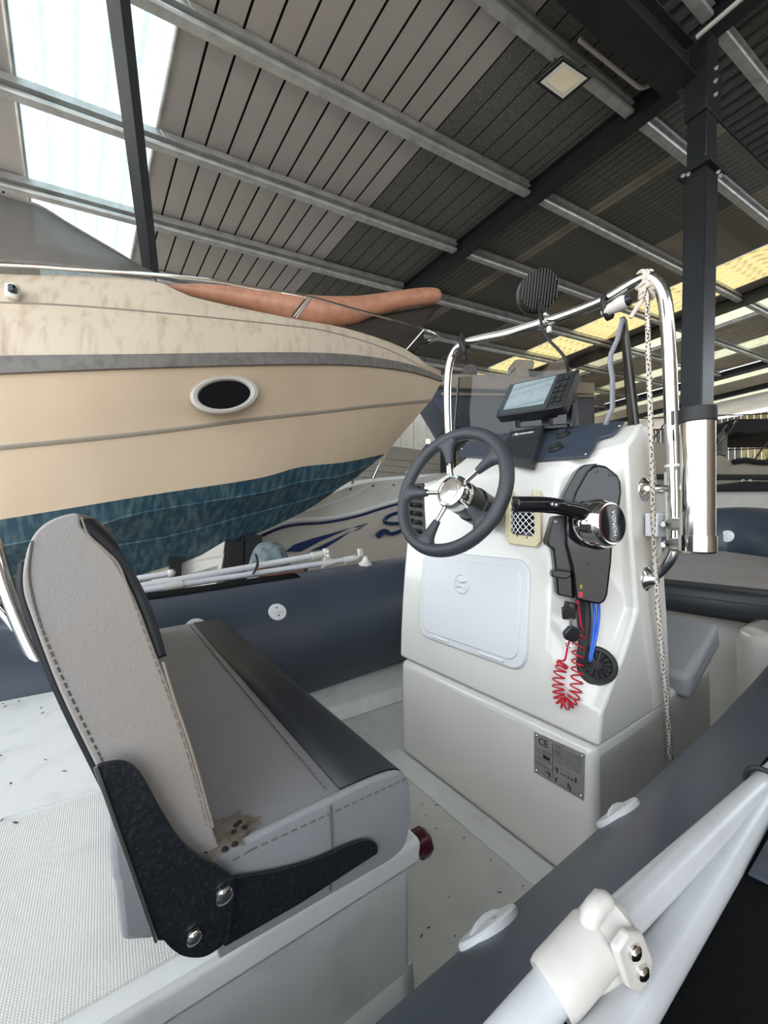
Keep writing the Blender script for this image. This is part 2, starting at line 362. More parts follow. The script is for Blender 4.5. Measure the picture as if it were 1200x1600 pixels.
def rafter(t, s0, s1, hb, m, par=roof, wid=0.17, dep=0.26, nm='rafter'):
    g = G()
    pr = [(-wid / 2, hb - dep), (wid / 2, hb - dep), (wid / 2, hb - dep + 0.015), (0.008, hb - dep + 0.015), (0.008, hb - 0.015), (wid / 2, hb - 0.015), (wid / 2, hb), (-wid / 2, hb), (-wid / 2, hb - 0.015), (-0.008, hb - 0.015), (-0.008, hb - dep + 0.015), (-wid / 2, hb - dep + 0.015)]
    g.loft([[S(s, t + a, b) for a, b in pr] for s in (s0, s1)], closed=True, caps=True)
    return obj(nm, g, m, par, ang=20)
rafter(5.47, 1.9, 10.6, 0.30, M['paintd'])
rafter(12.68, 1.9, 14, 0.30, M['paintd'])
rafter(19.55, -1, 14, 0.30, M['paintd'], nm='rafter')
rafter(23.6, -1, 14, 0.25, M['paintd'], nm='rafter')
rafter(5.47, -7.5, 1.55, -0.02, M['paintd'])
rafter(12.68, -7.5, 1.55, -0.02, M['paintd'])
# valley beam on the column line (deep box beam with flanges)
g = G()
pr = [(1.66, 0.02), (1.94, 0.02), (1.94, 0.04), (1.87, 0.05), (1.87, 0.36), (1.94, 0.37), (1.94, 0.40), (1.66, 0.40), (1.66, 0.37), (1.73, 0.36), (1.73, 0.05), (1.66, 0.04)]
g.loft([[S(s, t, h) for s, h in pr] for t in (-3.6, 5.32)], closed=True, caps=True); obj('valley_beam', g, M['paintd'], roof, ang=20)
g = G(); g.loft([[S(s, t, h + 0.0) for s, h in pr] for t in (5.62, 19.0)], closed=True, caps=True)
# walls
wall = empty('wall_port', (5, 11.2, -1), kind='structure')
x = -4.0; i = 0
while x < 26:
    g = G().box((x + 0.29, 11.2, 1.9), (0.57, 0.04, 5.8)); obj('wall_sheet', g, M['wall'], wall); x += 0.6; i += 1
obj('wall_rail', G().box((11, 11.1, 0.8), (30, 0.06, 0.12)), M['paintd'], wall)
obj('wall_rail', G().box((11, 11.1, 2.6), (30, 0.06, 0.12)), M['paintd'], wall)
obj('wall_backing', G().box((11, 11.25, 1.9), (30, 0.02, 5.8)), M['backing'], wall)
wf = empty('wall_fore', (26, 4, -1), kind='structure')
y = -5.0; i = 0
while y < 16:
    k = int((y + 5) // 1.0)
    m = M['skyy'] if k % 3 == 1 else (M['skyg'] if (y < 2.5 or k % 3 == 0 and y < 8) else M['wall'])
    pr = [(y + 0.005, 0), (y + 0.1, 0), (y + 0.13, 0.05), (y + 0.22, 0.05), (y + 0.245, 0)]
    obj('wall_sheet', G().loft([[V((26 + b, a, z)) for a, b in pr] for z in (-1, 6.0)]), m, wf, solid=0.003); y += 0.25
for z in (0.2, 1.7, 3.2):
    obj('wall_rail', G().box((25.85, 5, z), (0.08, 22, 0.12)), M['paintd'], wf)

ws_ = empty('wall_unseen_bounce', (10, -6.5, -1), kind='structure')  # unseen, added to tan the reflections; stands in for a beige boat alongside
x = -1.2
while x < 26:
    obj('wall_sheet', G().box((x + 0.29, -6.5, 1.8), (0.58, 0.04, 6.0)), M['wallbr'], ws_); x += 0.6
# column
ctop = at(1099, 85, D=4.2); cbot0 = at(1088.5, 640, D=4.2); cax = (ctop - cbot0).normalized()
col = empty('steel_column', at(1088, 900, D=4.2), 'dark painted steel column carrying the roof beam behind the chrome rod holder', 'column')
ax1 = (RT - cax * RT.dot(cax)).normalized(); ax2 = cax.cross(ax1)
rot = math.radians(28)
cX = (ax1 * math.cos(rot) + ax2 * math.sin(rot)); cY = cax.cross(cX)
def colbox(v0, v1, wx, wy, m, nm, bev=0.01):
    p0 = cbot0 + cax * ((640 - v0) / 555.0 * (ctop - cbot0).length); p1 = cbot0 + cax * ((640 - v1) / 555.0 * (ctop - cbot0).length)
    c = (p0 + p1) / 2
    return obj(nm, G().box(c, (wx, wy, (p0 - p1).length), (cX, cY, cax)), m, col, bevel=bev)
colbox(905, 272, 0.25, 0.20, M['paintd'], 'shaft'); colbox(272, 58, 0.215, 0.18, M['paintd'], 'upper_shaft')
colbox(276, 268, 0.36, 0.30, M['paintd'], 'splice_plate', 0.003)
colbox(190, 120, 0.30, 0.20, M['paintd'], 'cleat', 0.004)
for k, (u, v) in enumerate(((1118, 108), (1117, 128), (1117, 149), (1066, 276), (1074, 274), (1121, 270), (1124, 276))):
    p = at(u, v, D=4.05); obj('bolt', G().lathe([(0.018, 0), (0.018, 0.014), (0.009, 0.016), (0.009, 0.03)], p, -FW, 6), M['galv'], col)
# conduits
cg = G(); cg.tube(cv3([at(u, v, D=d) for u, v, d in ((905, 62, 3.95), (930, 82, 4.05), (960, 106, 4.18), (990, 130, 4.33), (1001, 137, 4.38), (1012, 135, 4.4), (1022, 127, 4.42))], 6), 0.02, 10)
co = obj('conduit', cg, M['ring'], None); tag(co, 'bent pale grey conduit pipe running along the deep roof beam', 'pipe')
cg = G(); cg.cyl(S(1.62, 5.26, 0.06), S(-3.0, 5.26, -0.12), 0.022, 10)
co = obj('conduit', cg, M['ring'], None); tag(co, 'straight pale conduit pipe fixed along the dark rafter above the column head', 'pipe')
# floodlight
fp = [at(u, v, D=d) for u, v, d in ((880, 89, 3.85), (927, 121, 4.0), (879, 161, 4.15), (835, 129, 4.0))]
fc = sum(fp, V()) / 4; fn = (fp[1] - fp[0]).cross(fp[3] - fp[0]).normalized()
if fn.dot(CAM - fc) < 0: fn = -fn
fl = empty('floodlight', fc, 'black square floodlight with yellowed lens hanging from a roof purlin', 'lamp')
obj('housing', G().prism([p for p in fp], -fn * 0.05), M['black'], fl, bevel=0.008)
def inset(k): return [fc + (p - fc) * k for p in fp]
obj('bezel', G().prism([p + fn * 0.004 for p in inset(0.80)], -fn * 0.003), M['ring'], fl, bevel=0.01)
obj('lens', G().prism([p + fn * 0.006 for p in inset(0.58)], -fn * 0.003), M['lens'], fl)
obj('bracket', G().tube([fp[0].lerp(fp[3], .3) - fn * 0.02, at(871, 78, D=4.3), at(882, 84, D=4.28)], 0.015, 8), M['black'], fl)
obj('cable', G().tube(cv3([fp[1].lerp(fp[0], .4) - fn * .03, at(922, 95, D=4.3), at(926, 70, D=4.35), at(931, 58, D=4.4)], 5), 0.006, 6), M['black'], fl)
# leaning strut
g = G(); p0 = at(176, -70, D=2.75); p1 = at(236, 428, D=4.3); ax = (p1 - p0).normalized(); sx = ax.cross(FW).normalized(); sy = ax.cross(sx)
g.box((p0 + p1) / 2, (0.125, 0.10, (p1 - p0).length), (sx, sy, ax)); st = obj('diagonal_strut', g, M['paintd'], bevel=0.004)
tag(st, 'dark steel strut slanting across the bright skylight behind the yacht', 'strut')

# ================================================================== THE YACHT TO PORT
YA = math.radians(-17); YH = V((math.cos(YA), math.sin(YA), 0)); YN = V((-math.sin(YA), math.cos(YA), 0))   # heading, port normal of its centre plane
YT = at(690, 597, D=5.0); YC = YT.dot(YN)
def aw(u, v, w):                                                  # point on the pixel's ray that lies w to starboard of the centre plane
    d = ray(u, v); return CAM + d * ((YC - w - CAM.dot(YN)) / d.dot(YN))
def mir(p): return p - YN * (2 * (p.dot(YN) - YC))
def yl(pts, n=8):
    q = [(u, v, w) for u, v, w in pts]
    # resample evenly so that all lines carry the same number of points
    c = cr(q, 10); L = [0]
    for a, b in zip(c, c[1:]): L.append(L[-1] + math.hypot(b[0] - a[0], b[1] - a[1]))
    N = 40; out = []; j = 0
    for i in range(N + 1):
        t = L[-1] * i / N
        while j < len(L) - 2 and L[j + 1] < t: j += 1
        f = (t - L[j]) / max(1e-9, L[j + 1] - L[j]); out.append(aw(*[a + (b - a) * f for a, b in zip(c[j], c[j + 1])]))
    return out
Ldeck = yl([(-260, 412, 1.10), (0, 428, 1.10), (100, 430, 1.09), (200, 434, 1.07), (262, 445, 1.05), (300, 464, 1.02), (453, 497, .84), (540, 513, .66), (633, 545, .36), (690, 590, .015)])
Lkn = yl([(-260, 470, 1.24), (0, 473, 1.23), (131, 479, 1.21), (285, 492, 1.12), (450, 509, .90), (517, 519, .76), (610, 548, .46), (690, 592, .012)])
Lrt = yl([(-260, 566, 1.32), (0, 559, 1.31), (225, 556, 1.24), (400, 553, 1.04), (500, 553.5, .85), (567, 558, .66), (640, 571, .36), (690, 591.5, .02)])
Lrb = yl([(-260, 598, 1.32), (0, 586, 1.31), (225, 577, 1.24), (400, 572, 1.04), (500, 571, .85), (567, 573, .66), (640, 582, .36), (690, 597, .02)])
Lst = yl([(-260, 726, 1.20), (0, 700, 1.18), (225, 677, 1.06), (400, 655, .84), (500, 644, .65), (567, 636, .48), (640, 629, .20), (673, 626, .01)])
Lbt = yl([(-260, 852, 1.12), (0, 812, 1.09), (225, 775, .95), (400, 748, .72), (467, 730, .57), (540, 722, .33), (602, 709, .01)])
Lch = yl([(-260, 890, 1.02), (0, 852, .98), (142, 822, .92), (225, 799, .85), (400, 770, .62), (467, 752, .47), (530, 743, .27), (585, 722, .008)])
Lm = yl([(-260, 950, .55), (0, 905, .52), (142, 860, .47), (267, 836, .42), (400, 800, .30), (467, 783, .22), (520, 765, .12), (560, 743, .005)])
Lke = yl([(-260, 990, .004), (0, 950, .004), (150, 915, .004), (240, 892, .004), (343, 858, .004), (390, 839, .004), (460, 807, .004), (500, 784, .003), (545, 752, .002)])
yacht = empty('motor_yacht', CAM + YH * 0.5 + V((0, 4.5, -1.6)), 'large yellowed cream motor yacht with scuffed blue underside looming on the left', 'boat')
def band(name, A, B, m, both=True, par=yacht, ang=40):
    g = G(); g.loft([A, B])
    if both: g.loft([[mir(p) for p in B], [mir(p) for p in A]])
    return obj(name, g, m, par, ang=ang)
def mid(A, B, k, out=0.0): return [a.lerp(b, k) - YN * (out * 4 * k * (1 - k)) for a, b in zip(A, B)]
# stem closing strip and bow piece come from the lines meeting on the centre plane
g = G(); rows = [Ldeck, mid(Ldeck, Lkn, .5, .02), Lkn, mid(Lkn, Lrt, .5, .03), Lrt]; g.loft(rows); g.loft([[mir(p) for p in r] for r in rows[::-1]])
obj('deck_moulding', g, M['hulld'], yacht, ang=50)
g = G(); rows = [Lrb, mid(Lrb, Lst, .33), mid(Lrb, Lst, .66), Lst, mid(Lst, Lbt, .5), Lbt]; g.loft(rows); g.loft([[mir(p) for p in r] for r in rows[::-1]])
obj('topsides', g, M['hull'], yacht, ang=50)
g = G(); rows = [Lbt, Lch, [p - V((0, 0, .012)) for p in Lch], mid(Lch, Lm, .5), Lm, [p - V((0, 0, .012)) for p in Lm], mid(Lm, Lke, .5), Lke]; g.loft(rows); g.loft([[mir(p) for p in r] for r in rows[::-1]])
obj('bottom', g, M['anti'], yacht, ang=25)
def rail_band(A, B, o): return [[a for a in A], [a - YN * o - V((0, 0, 0)) for a in A], [a.lerp(b, .45) - YN * o * 1.25 for a, b in zip(A, B)], [b - YN * o for b in B], B]
g = G(); rr = rail_band(Lrt, Lrb, 0.035); g.loft(rr); g.loft([[mir(p) for p in r] for r in rr[::-1]])
obj('rub_rail', g, M['rub'], yacht, ang=25)
g = G(); g.tube([p - YN * 0.002 for p in Lst], 0.016, 6); obj('hull_stripe', g, M['stripe'], yacht)
g = G(); g.tube([p for p in Lkn], 0.007, 6); obj('moulding_line', g, M['stripe'], yacht)
# deck with camber
g = G(); rows = []
for k in (0, .25, .5, .75, 1.0): rows.append([a.lerp((a + mir(a)) / 2 + V((0, 0, .10)), k) if k < 1 else (a + mir(a)) / 2 + V((0, 0, .09)) for a in Ldeck])
g.loft(rows); g.loft([[mir(p) for p in r] for r in rows[::-1]]); obj('foredeck', g, M['hulld'], yacht, ang=60)
# windscreen: dusty glass cowl
b0 = [aw(u, v, w_) for u, v, w_ in cr([(-300, 400, 1.02), (0, 412, 1.02), (100, 418, 1.0), (180, 426, .96), (242, 437, .80)], 8)]
b1 = [aw(u, v, w_) for u, v, w_ in cr([(-300, 200, .62), (0, 303, .55), (60, 322, .53), (110, 352, .50), (200, 405, .46), (244, 436, .42)], 8)]
n_ = min(len(b0), len(b1)); b0 = [b0[int(i * (len(b0) - 1) / (n_ - 1))] for i in range(n_)]; b1 = [b1[int(i * (len(b1) - 1) / (n_ - 1))] for i in range(n_)]
rows = [b0, [a.lerp(b, .5) - YN * .06 + V((0, 0, .03)) for a, b in zip(b0, b1)], b1, [(b + mir(b)) / 2 + V((0, 0, .06)) for b in b1]]
g = G(); g.loft(rows); g.loft([[mir(p) for p in r] for r in rows[::-1]]); ws = obj('windscreen', g, M['yglass'], yacht, ang=180)
g = G(); g.tube(b1, 0.013, 8); obj('windscreen_frame', g, M['rub'], ws)
g = G(); g.tube([p + V((0, 0, -.01)) for p in b0], 0.013, 8); obj('windscreen_base', g, M['steel'], ws)
g = G(); g.tube([aw(u, v, w_) for u, v, w_ in cr([(-300, 398, 1.1), (0, 408, 1.1), (150, 421, 1.08), (236, 434, 1.02)], 8)], 0.014, 8); obj('windscreen_base', g, M['rub'], ws)
# porthole
pc = (350.6, 617.5); ring = []; 
def pw(u): return 1.24 + (1.04 - 1.24) * (u - 225) / 175 - 0.045
er = [];
for rad, dep in ((1.0, -.02), (1.0, .028), (.9, .040), (.80, .034), (.76, .012)):
    e = []
    for k in range(36):
        a = 2 * math.pi * k / 36; u = pc[0] + math.cos(a) * 53 * rad; v = pc[1] + math.sin(a) * 29 * rad - math.cos(a) * 4 * rad; e.append(aw(u, v, pw(u) + .0) - YN * dep)
    er.append(e)
ph = obj('porthole', G().loft(er, closed=True), M['ring'], yacht, ang=30)
gl = [aw(pc[0] + math.cos(a) * 41, pc[1] + math.sin(a) * 22.5 - math.cos(a) * 3 + 1, pw(pc[0] + math.cos(a) * 41)) - YN * 0.016 for a in [2 * math.pi * k / 32 for k in range(32)]]
g = G(); g.add(gl + [p + YN * .01 for p in gl], [tuple(range(32))] + [(i, (i + 1) % 32, 32 + (i + 1) % 32, 32 + i) for i in range(32)]); obj('port_shade', g, M['pshade'], ph)  # dark sheet filling the open port in place of its shaded depth
# navigation light
g = G(); g.box(aw(22, 458, 1.23) - YN * .02, (.075, .05, .10), (YH, YN, V((0, 0, 1)))); nl = obj('side_light', g, M['bwhite'], yacht, bevel=.015)
obj('lens', G().box(aw(24, 456, 1.25) - YN * .03, (.04, .05, .05), (YH, YN, V((0, 0, 1)))), M['green'], nl, bevel=.01)
# pulpit rail
rl = [aw(u, v, w_) for u, v, w_ in cr([(-300, 408, 1.16), (0, 414, 1.16), (120, 421, 1.14), (230, 428, 1.11), (330, 438, 1.06), (400, 450, .98), (480, 463, .86), (560, 485, .66), (640, 507, .38), (672, 518, .22), (690, 528, .0)], 6)]
g = G(); g.tube(rl, 0.0125, 8); g.tube([mir(p) for p in rl], 0.0125, 8); obj('bow_rail', g, M['chrome'], yacht)
for a, b in (((455, 497, .86), (481, 463, .86)), ((463, 497, .84), (487, 464, .84)), ((635, 545, .36), (662, 514, .28))):
    p, q = aw(*a), aw(*b); obj('stanchion', G().cyl(p, q, .011, 8), M['chrome'], yacht); 
obj('bow_rail', G().tube([aw(690, 528, 0), aw(684, 528, .05), aw(668, 532, .12)], .010, 8), M['chrome'], yacht)
# supporting cradle under its keel (dark posts)
cr_ = empty('boat_cradle', aw(160, 1000, .1), 'dark steel cradle posts under the blue bottom of the large yacht', 'cradle')
for u, v0, v1 in ((274, 868, 1000), (366, 845, 960), (395, 836, 950), (60, 900, 1050)):
    p = aw(u, v0, .05); obj('post', G().box((p.x, p.y, (p.z - .95) / 2 + .0), (.16 if u > 300 else .10, .12, p.z + .95)), M['canvas'], cr_)
obj('cross_beam', G().cyl(V((aw(60, 905, .05).x, aw(60, 905, .05).y, -.75)), V((aw(395, 836, .05).x, aw(395, 836, .05).y, -.75)), .07, 8), M['canvas'], cr_)

# kayak and tarp lying on the foredeck
kd = 0.12
cl = cr([(262, 447, 2), (300, 453, 9), (340, 459, 13), (400, 469, 16), (455, 481, 21), (505, 488, 23), (545, 486, 21), (580, 478, 16), (630, 468, 13.5), (668, 463, 12.5), (684, 461.5, 9), (688, 461.5, 3)], 5)
g = G(); cp = [aw(u, v, kd) for u, v, r in cl]; kr = [r * (aw(u, v, kd) - CAM).dot(FW) / FPX for u, v, r in cl]
g.tube(cp, kr, 16, sx=1.0); kay = obj('kayak', g, M['salmon'], ang=60); tag(kay, 'faded salmon kayak lying upside down on the foredeck of the cream yacht', 'kayak')
tp = [(528, 514), (560, 500), (610, 488), (655, 481), (688, 474), (676, 492), (664, 508), (663, 530), (650, 550), (633, 546), (590, 527)]
g = G(); P0 = [aw(u, v, .16 if v > 500 else .05) for u, v in tp]; g.prism(P0, YN * .5); tarp = obj('tarpaulin', g, M['tarp'], bevel=.03); tag(tarp, 'brown black tarpaulin bundled under the kayak at the bow of the cream yacht', 'tarpaulin')

# ================================================================== THINGS BEHIND THE PORT TUBE
# white speedboat with blue graphics
WY = 5.3
def wl(pts, y=WY): return cv3([at(u, v, y=y) for u, v in pts], 6)
A = wl([(360, 868), (440, 816), (500, 780), (560, 757), (640, 747), (760, 738), (900, 730)])
B = wl([(360, 826 + 34), (440, 821), (510, 813), (560, 803), (620, 785), (760, 750), (900, 733)], WY - .12)
C_ = wl([(360, 905), (440, 893), (510, 878), (560, 870), (640, 850), (760, 810), (900, 760)], WY)
D_ = wl([(360, 960), (440, 960), (510, 950), (560, 945), (640, 930), (760, 890), (900, 810)], WY + .7)
sb = empty('speedboat', at(600, 930, y=WY), 'white speedboat with navy swoosh graphics behind the port tube', 'boat')
obj('topsides', G().loft([A, B]), M['bwhite'], sb); obj('hull_side', G().loft([B, C_, D_]), M['bgrey'], sb)
obj('deck', G().loft([A, [p + V((.1, .5, .08)) for p in A], [p + V((.2, 1.9, .05)) for p in A]]), M['bwhite'], sb)
obj('rub_strake', G().tube([p + V((0, -.01, .03)) for p in B], .03, 8), M['white'], sb)
obj('rub_strake', G().tube([p + V((0, -.01, -.03)) for p in B], .018, 8), M['navy'], sb)
obj('moulded_line', G().tube(wl([(478, 798), (500, 792), (540, 778), (565, 766), (580, 759)], WY - .05), .012, 6), M['white'], sb)
def decal(name, pts, y=WY - .1):
    P_ = [at(u, v, y=y) for u, v in pts]; return obj(name, G().prism(P_, V((0, .012, 0))), M['navy'], sb)
decal('swoosh_graphic', [(446, 862), (460, 851), (490, 841), (520, 833), (548, 825), (535, 831), (500, 846), (470, 862)])
decal('swoosh_graphic', [(484, 861), (510, 849), (530, 839), (549, 830), (530, 843), (505, 858)])
decal('swoosh_graphic', [(552, 824), (576, 817), (560, 824)]); decal('swoosh_graphic', [(551, 831), (575, 818), (560, 828)])
g = G(); g.tube(wl([(660, 800), (640, 799), (618, 802), (604, 809), (602, 816), (616, 818), (640, 815), (662, 805)], WY - .13), .028, 6)
g.tube(wl([(590, 838), (600, 830), (612, 834), (632, 827), (660, 812)], WY - .13), [.05, .045, .035, .03, .028], 6); obj('script_letter', g, M['navy'], sb)
for u0, v0, u1, v1 in ((584, 748, 603, 706), (551, 757, 551, 748)):
    obj('stanchion', G().cyl(at(u0, v0, y=WY + .15), at(u1, v1, y=WY + .35), .02, 8), M['chrome'], sb)
for u, v in ((548, 764), (583, 759), (615, 758)): obj('bolt', G().ball(at(u, v, y=WY - .03), .018, 8), M['brown'], sb)
# pale clapboard hut beyond
hut = empty('clapboard_hut', at(620, 760, y=8.2), 'low hut of pale horizontal boards behind the white speedboat', 'hut')
pL, pR = at(545, 760, y=8.2), at(720, 760, y=8.2)
for k in range(8):
    z0 = 1.15 + k * .17; obj('board', G().box(((pL.x + pR.x) / 2, 8.2, z0 + .08), (pR.x - pL.x, .04 + .01 * (k % 2), .158)), M['siding'], hut)
obj('back_wall', G().box(((pL.x + pR.x) / 2, 8.6, .9), (pR.x - pL.x, .6, 3.6)), M['siding'], hut)
# white boards, cloth bundle, brown board under the yacht
wb = empty('board_stack', at(330, 920, D=4.0), 'stack of white boards lying under the yacht beyond the port tube', 'boards')
for k, (u0, u1, v0, v1) in enumerate(((282, 352, 858, 882), (282, 350, 882, 900), (282, 342, 900, 925), (236, 270, 888, 905), (236, 270, 905, 935))):
    P_ = [at(u0, v0, D=4.1), at(u1, v0 - 18, D=4.1), at(u1 - 4, v1 - 10, D=4.1), at(u0, v1, D=4.1)]
    obj('board', G().prism(P_, FH * .35), M['bwhite'], wb, bevel=.006)
g = G(); rows = []
bc = at(420, 888, D=3.3)
for i in range(13):
    a = math.pi * i / 12 * .5; rows.append([bc + RT * (math.cos(t) * .17 * (math.cos(a) ** .6) * (1 + .12 * math.sin(7 * t) * math.cos(a))) + FH * (math.sin(t) * .15 * math.cos(a)) + V((0, 0,   .34 * math.sin(a) - .12)) for t in [2 * math.pi * k / 36 for k in range(36)]])
rows.insert(0, [p - V((0, 0, .75)) for p in rows[0]])
g.loft(rows, closed=True, caps=True); cb = obj('covered_outboard', g, M['denim'], ang=70); tag(cb, 'outboard engine wrapped in faded blue cloth beyond the port tube', 'engine cover')
g = G(); g.box(at(440, 893, D=2.75), (.34, .12, .05), (RT, FH, V((0, 0, 1)))); bd = empty('trestle', at(440, 893, D=2.75) - Z * .9, 'rusty brown trestle showing between port tube and white poles', 'trestle'); obj('plank', g, M['wood'], bd, bevel=.006)
for q in (-.13, .13): c = at(440, 893, D=2.75) + RT * q; obj('leg', G().box((c.x, c.y, (c.z - .97) / 2 - .02), (.05, .05, c.z + .95)), M['wood'], bd)

# blue grey steel door panels on the port wall
dr_ = empty('door_1', (11, 11.05, -.95), kind='structure')
for k in range(5): obj('door_panel', G().box((10.1 + k * .62, 11.03, 1.3), (.6, .05, 4.5)), M['wallb'], dr_)
obj('door_frame', G().box((9.72, 11.0, 1.4), (.12, .12, 4.7)), M['bwhite'], dr_)

# beige motor boat seen through the smoked windscreen
mb = empty('motor_boat', at(790, 720, D=8.5), 'beige topped motor boat with dark hull seen through the smoked windscreen', 'boat')
def slabpx(nm, pts, D, dep, m, par, bev=.03): return obj(nm, G().prism([at(u, v, D=D) for u, v in pts], FH * dep), m, par, bevel=bev)
slabpx('gunwale', [(660, 592), (700, 583), (760, 585), (830, 588), (930, 598), (930, 616), (830, 610), (705, 606)], 8.5, 2.2, M['beige'], mb)
slabpx('hull', [(668, 606), (930, 616), (930, 690), (760, 690), (700, 660)], 8.6, 2.0, M['wallb'], mb)
for u in (700, 800, 900): c = at(u, 690, D=9.2); obj('stand', G().box((c.x, c.y, (c.z - .95) / 2), (.25, .25, c.z + .95)), M['canvas'], mb)
slabpx('strake', [(690, 613), (930, 617), (930, 620), (690, 617)], 8.5, .1, M['beige'], mb, .01)
slabpx('pilot_seat', [(804, 562), (812, 561), (833, 562), (836, 566), (834, 575), (826, 577), (828, 589), (806, 589), (808, 577), (804, 572)], 8.5, .5, M['beige'], mb)
slabpx('windscreen_frame', [(722, 585), (723, 574), (733, 568), (744, 570), (746, 585)], 8.5, .06, M['rub'], mb, .01)
slabpx('cabin_top', [(845, 590), (858, 568), (880, 558), (893, 575), (905, 595)], 8.7, 1.5, M['beige'], mb)

# cruiser beyond the bow, on the right
cr2 = empty('cabin_cruiser', at(1120, 790, D=7.5), 'beige cabin cruiser with folded black canopy beyond the bow', 'boat')
slabpx('topsides', [(985, 684), (1040, 692), (1115, 715), (1127, 710), (1147, 722), (1420, 726), (1420, 745), (985, 741)], 7.5, 2.2, M['beige'], cr2)
slabpx('hull', [(985, 747), (1420, 750), (1420, 830), (1100, 860), (985, 860)], 7.55, 2.0, M['beige'], cr2)
slabpx('rub_strake', [(985, 741), (1420, 743), (1420, 750), (985, 748)], 7.48, 2.0, M['rubber'], cr2, .01)
slabpx('canopy', [(1128, 672), (1134, 660), (1150, 654), (1420, 650), (1420, 676), (1200, 676), (1170, 680), (1150, 676), (1143, 682), (1132, 680)], 7.5, 1.6, M['canvas'], cr2, .04)
for a, b in (((1156, 650), (1118, 702)), ((1136, 664), (1112, 695)), ((1199, 690), (1178, 720)), ((1215, 700), (1195, 722)), ((1038, 662), (1008, 705))):
    obj('canopy_strut', G().cyl(at(*a, D=7.4), at(*b, D=7.45), .016, 6), M['chrome'], cr2)
obj('windscreen_post', G().prism([at(u, v, D=7.5) for u, v in ((1130, 674), (1137, 674), (1136, 712), (1127, 710))], FH * .1), M['rub'], cr2)
for v in (646, 664, 700): obj('rail', G().cyl(at(1000, v + 8, D=7.6), at(1420, v - 8, D=7.6), .012, 6), M['brown'], cr2)
obj('coiled_cushion', G().tube(cv3([at(u, v, D=7.45) for u, v in ((1146, 722), (1165, 719), (1185, 722), (1215, 722))], 5), .05, 8), M['canvas'], cr2)
for u in (1161, 1172): obj('fender_loop', G().tube(cv3([at(u + a, v, D=6.9) for a, v in ((-3, 759), (-2, 752), (0, 750), (2, 752), (3, 759))], 4), .016, 6), M['bwhite'], cr2)
rib2 = empty('covered_boat', at(1150, 800, D=6.2), 'white hulled boat with black cover just beyond the bow cushion', 'boat')
slabpx('hull', [(1000, 766), (1420, 764), (1420, 850), (1000, 850)], 6.2, .5, M['bwhite'], rib2)
slabpx('cover', [(1000, 757), (1115, 760), (1145, 757), (1165, 752), (1420, 754), (1420, 766), (1000, 768)], 6.1, .9, M['canvas'], rib2, .02)

# ================================================================== OUR INFLATABLE BOAT

boat = empty('inflatable_boat', (1, .9, -.3), 'rigid inflatable boat with slate blue tubes and white deck filling the foreground', 'boat')
TR = 0.26
cpts = [(-2.4, .075, .225), (-1.2, .075, .225), (0, .075, .225), (.6, .075, .225), (1.2, .077, .24), (1.8, .085, .29), (2.4, .13, .38), (3.0, .27, .48), (3.5, .52, .57), (3.72, .88, .63), (3.5, 1.25, .58), (3.0, 1.50, .50), (2.4, 1.63, .43), (1.8, 1.68, .375), (1.2, 1.69, .33), (.6, 1.68, .295), (0, 1.675, .265), (-1.2, 1.67, .245), (-2.4, 1.67, .23)]
tc_ = cv3(cpts, 8)
g = G(); g.tube(tc_, TR, 40, caps=True); TUBEG = g; tube_o = obj('tube', g, M['tube'], boat, ang=60)
# welded seams round the tube where it bends at the bow
for i in (60, 84):
    g = G(); g.tube([tc_[i], tc_[i].lerp(tc_[i + 1], .22)], TR + .0015, 40, caps=False); obj('seam_tape', g, M['tube'], tube_o)
# hull and deck
g = G(); rows = []
for y_, z_ in ((.02, .05), (.1, -.08), (.45, -.22), (.87, -.34), (1.30, -.22), (1.65, -.08), (1.73, .05)): rows.append([V((x_, .87 + (y_ - .87) * k, z_ + (.25 * (1 - k)))) for x_, k in ((-2.3, 1), (0, 1), (1.5, 1), (2.5, .85), (3.1, .5), (3.5, .12))])
g.loft(rows); obj('hull_bottom', g, M['gel'], boat)
obj('cockpit_floor', G().box((.5, .87, -.015), (5.6, 1.5, .03)), M['nonskid'], boat)
obj('gutter', G().prism([V((-2.3, 1.40, 0)), V((-2.3, 1.43, .055)), V((-2.3, 1.60, .10)), V((-2.3, 1.66, 0))], X * 5.0), M['gel_d'], boat, bevel=.01)
obj('gutter', G().prism([V((-2.3, .10, 0)), V((-2.3, .14, .06)), V((-2.3, .36, .035)), V((-2.3, .40, 0))], X * 5.0), M['gel_d'], boat, bevel=.01)
obj('deck_edge', G().box((.815, .775, .003), (.075, .70, .006)), M['gel_d'], boat, bevel=.002)
# aft platform and seat box
aft = empty('aft_locker', (-.9, .95, 0), 'white moulded locker with textured top under the driver bench', 'locker')
obj('locker_body', G().box((-.91, .95, .145), (2.585, .955, .29)), M['gel_d'], aft, bevel=.012)
obj('locker_lid', G().box((-.91, .95, .3125), (2.60, .985, .035)), M['gel_d'], aft, bevel=.007)
obj('nonskid_panel', G().box((-.91, .668, .331), (2.58, .362, .004)), M['nonskid'], aft, bevel=.001)
obj('hatch_lid', G().box((-.91, .982, .331), (2.56, .245, .005)), M['gel_d'], aft, bevel=.002)
obj('hatch_lid', G().box((-.91, 1.262, .331), (2.56, .30, .005)), M['gel_d'], aft, bevel=.002)
g = G(); rows = []
for i in range(7):
    a = math.pi / 2 * i / 6; rows.append([V((x_, .475 - .13 * (1 - math.cos(a)) * 1, .0 + .14 * (1 - math.sin(a)))) for x_ in (-2.2, .30, .36, .385)])
g.loft(rows); obj('cove', g, M['gel_d'], aft, solid=.004)
g = G(); g.cyl((.385, .475, .31), (.41, .475, .31), .018, 12); g.cyl((.395, .475, .305), (.415, .475, .305), .020, 7)
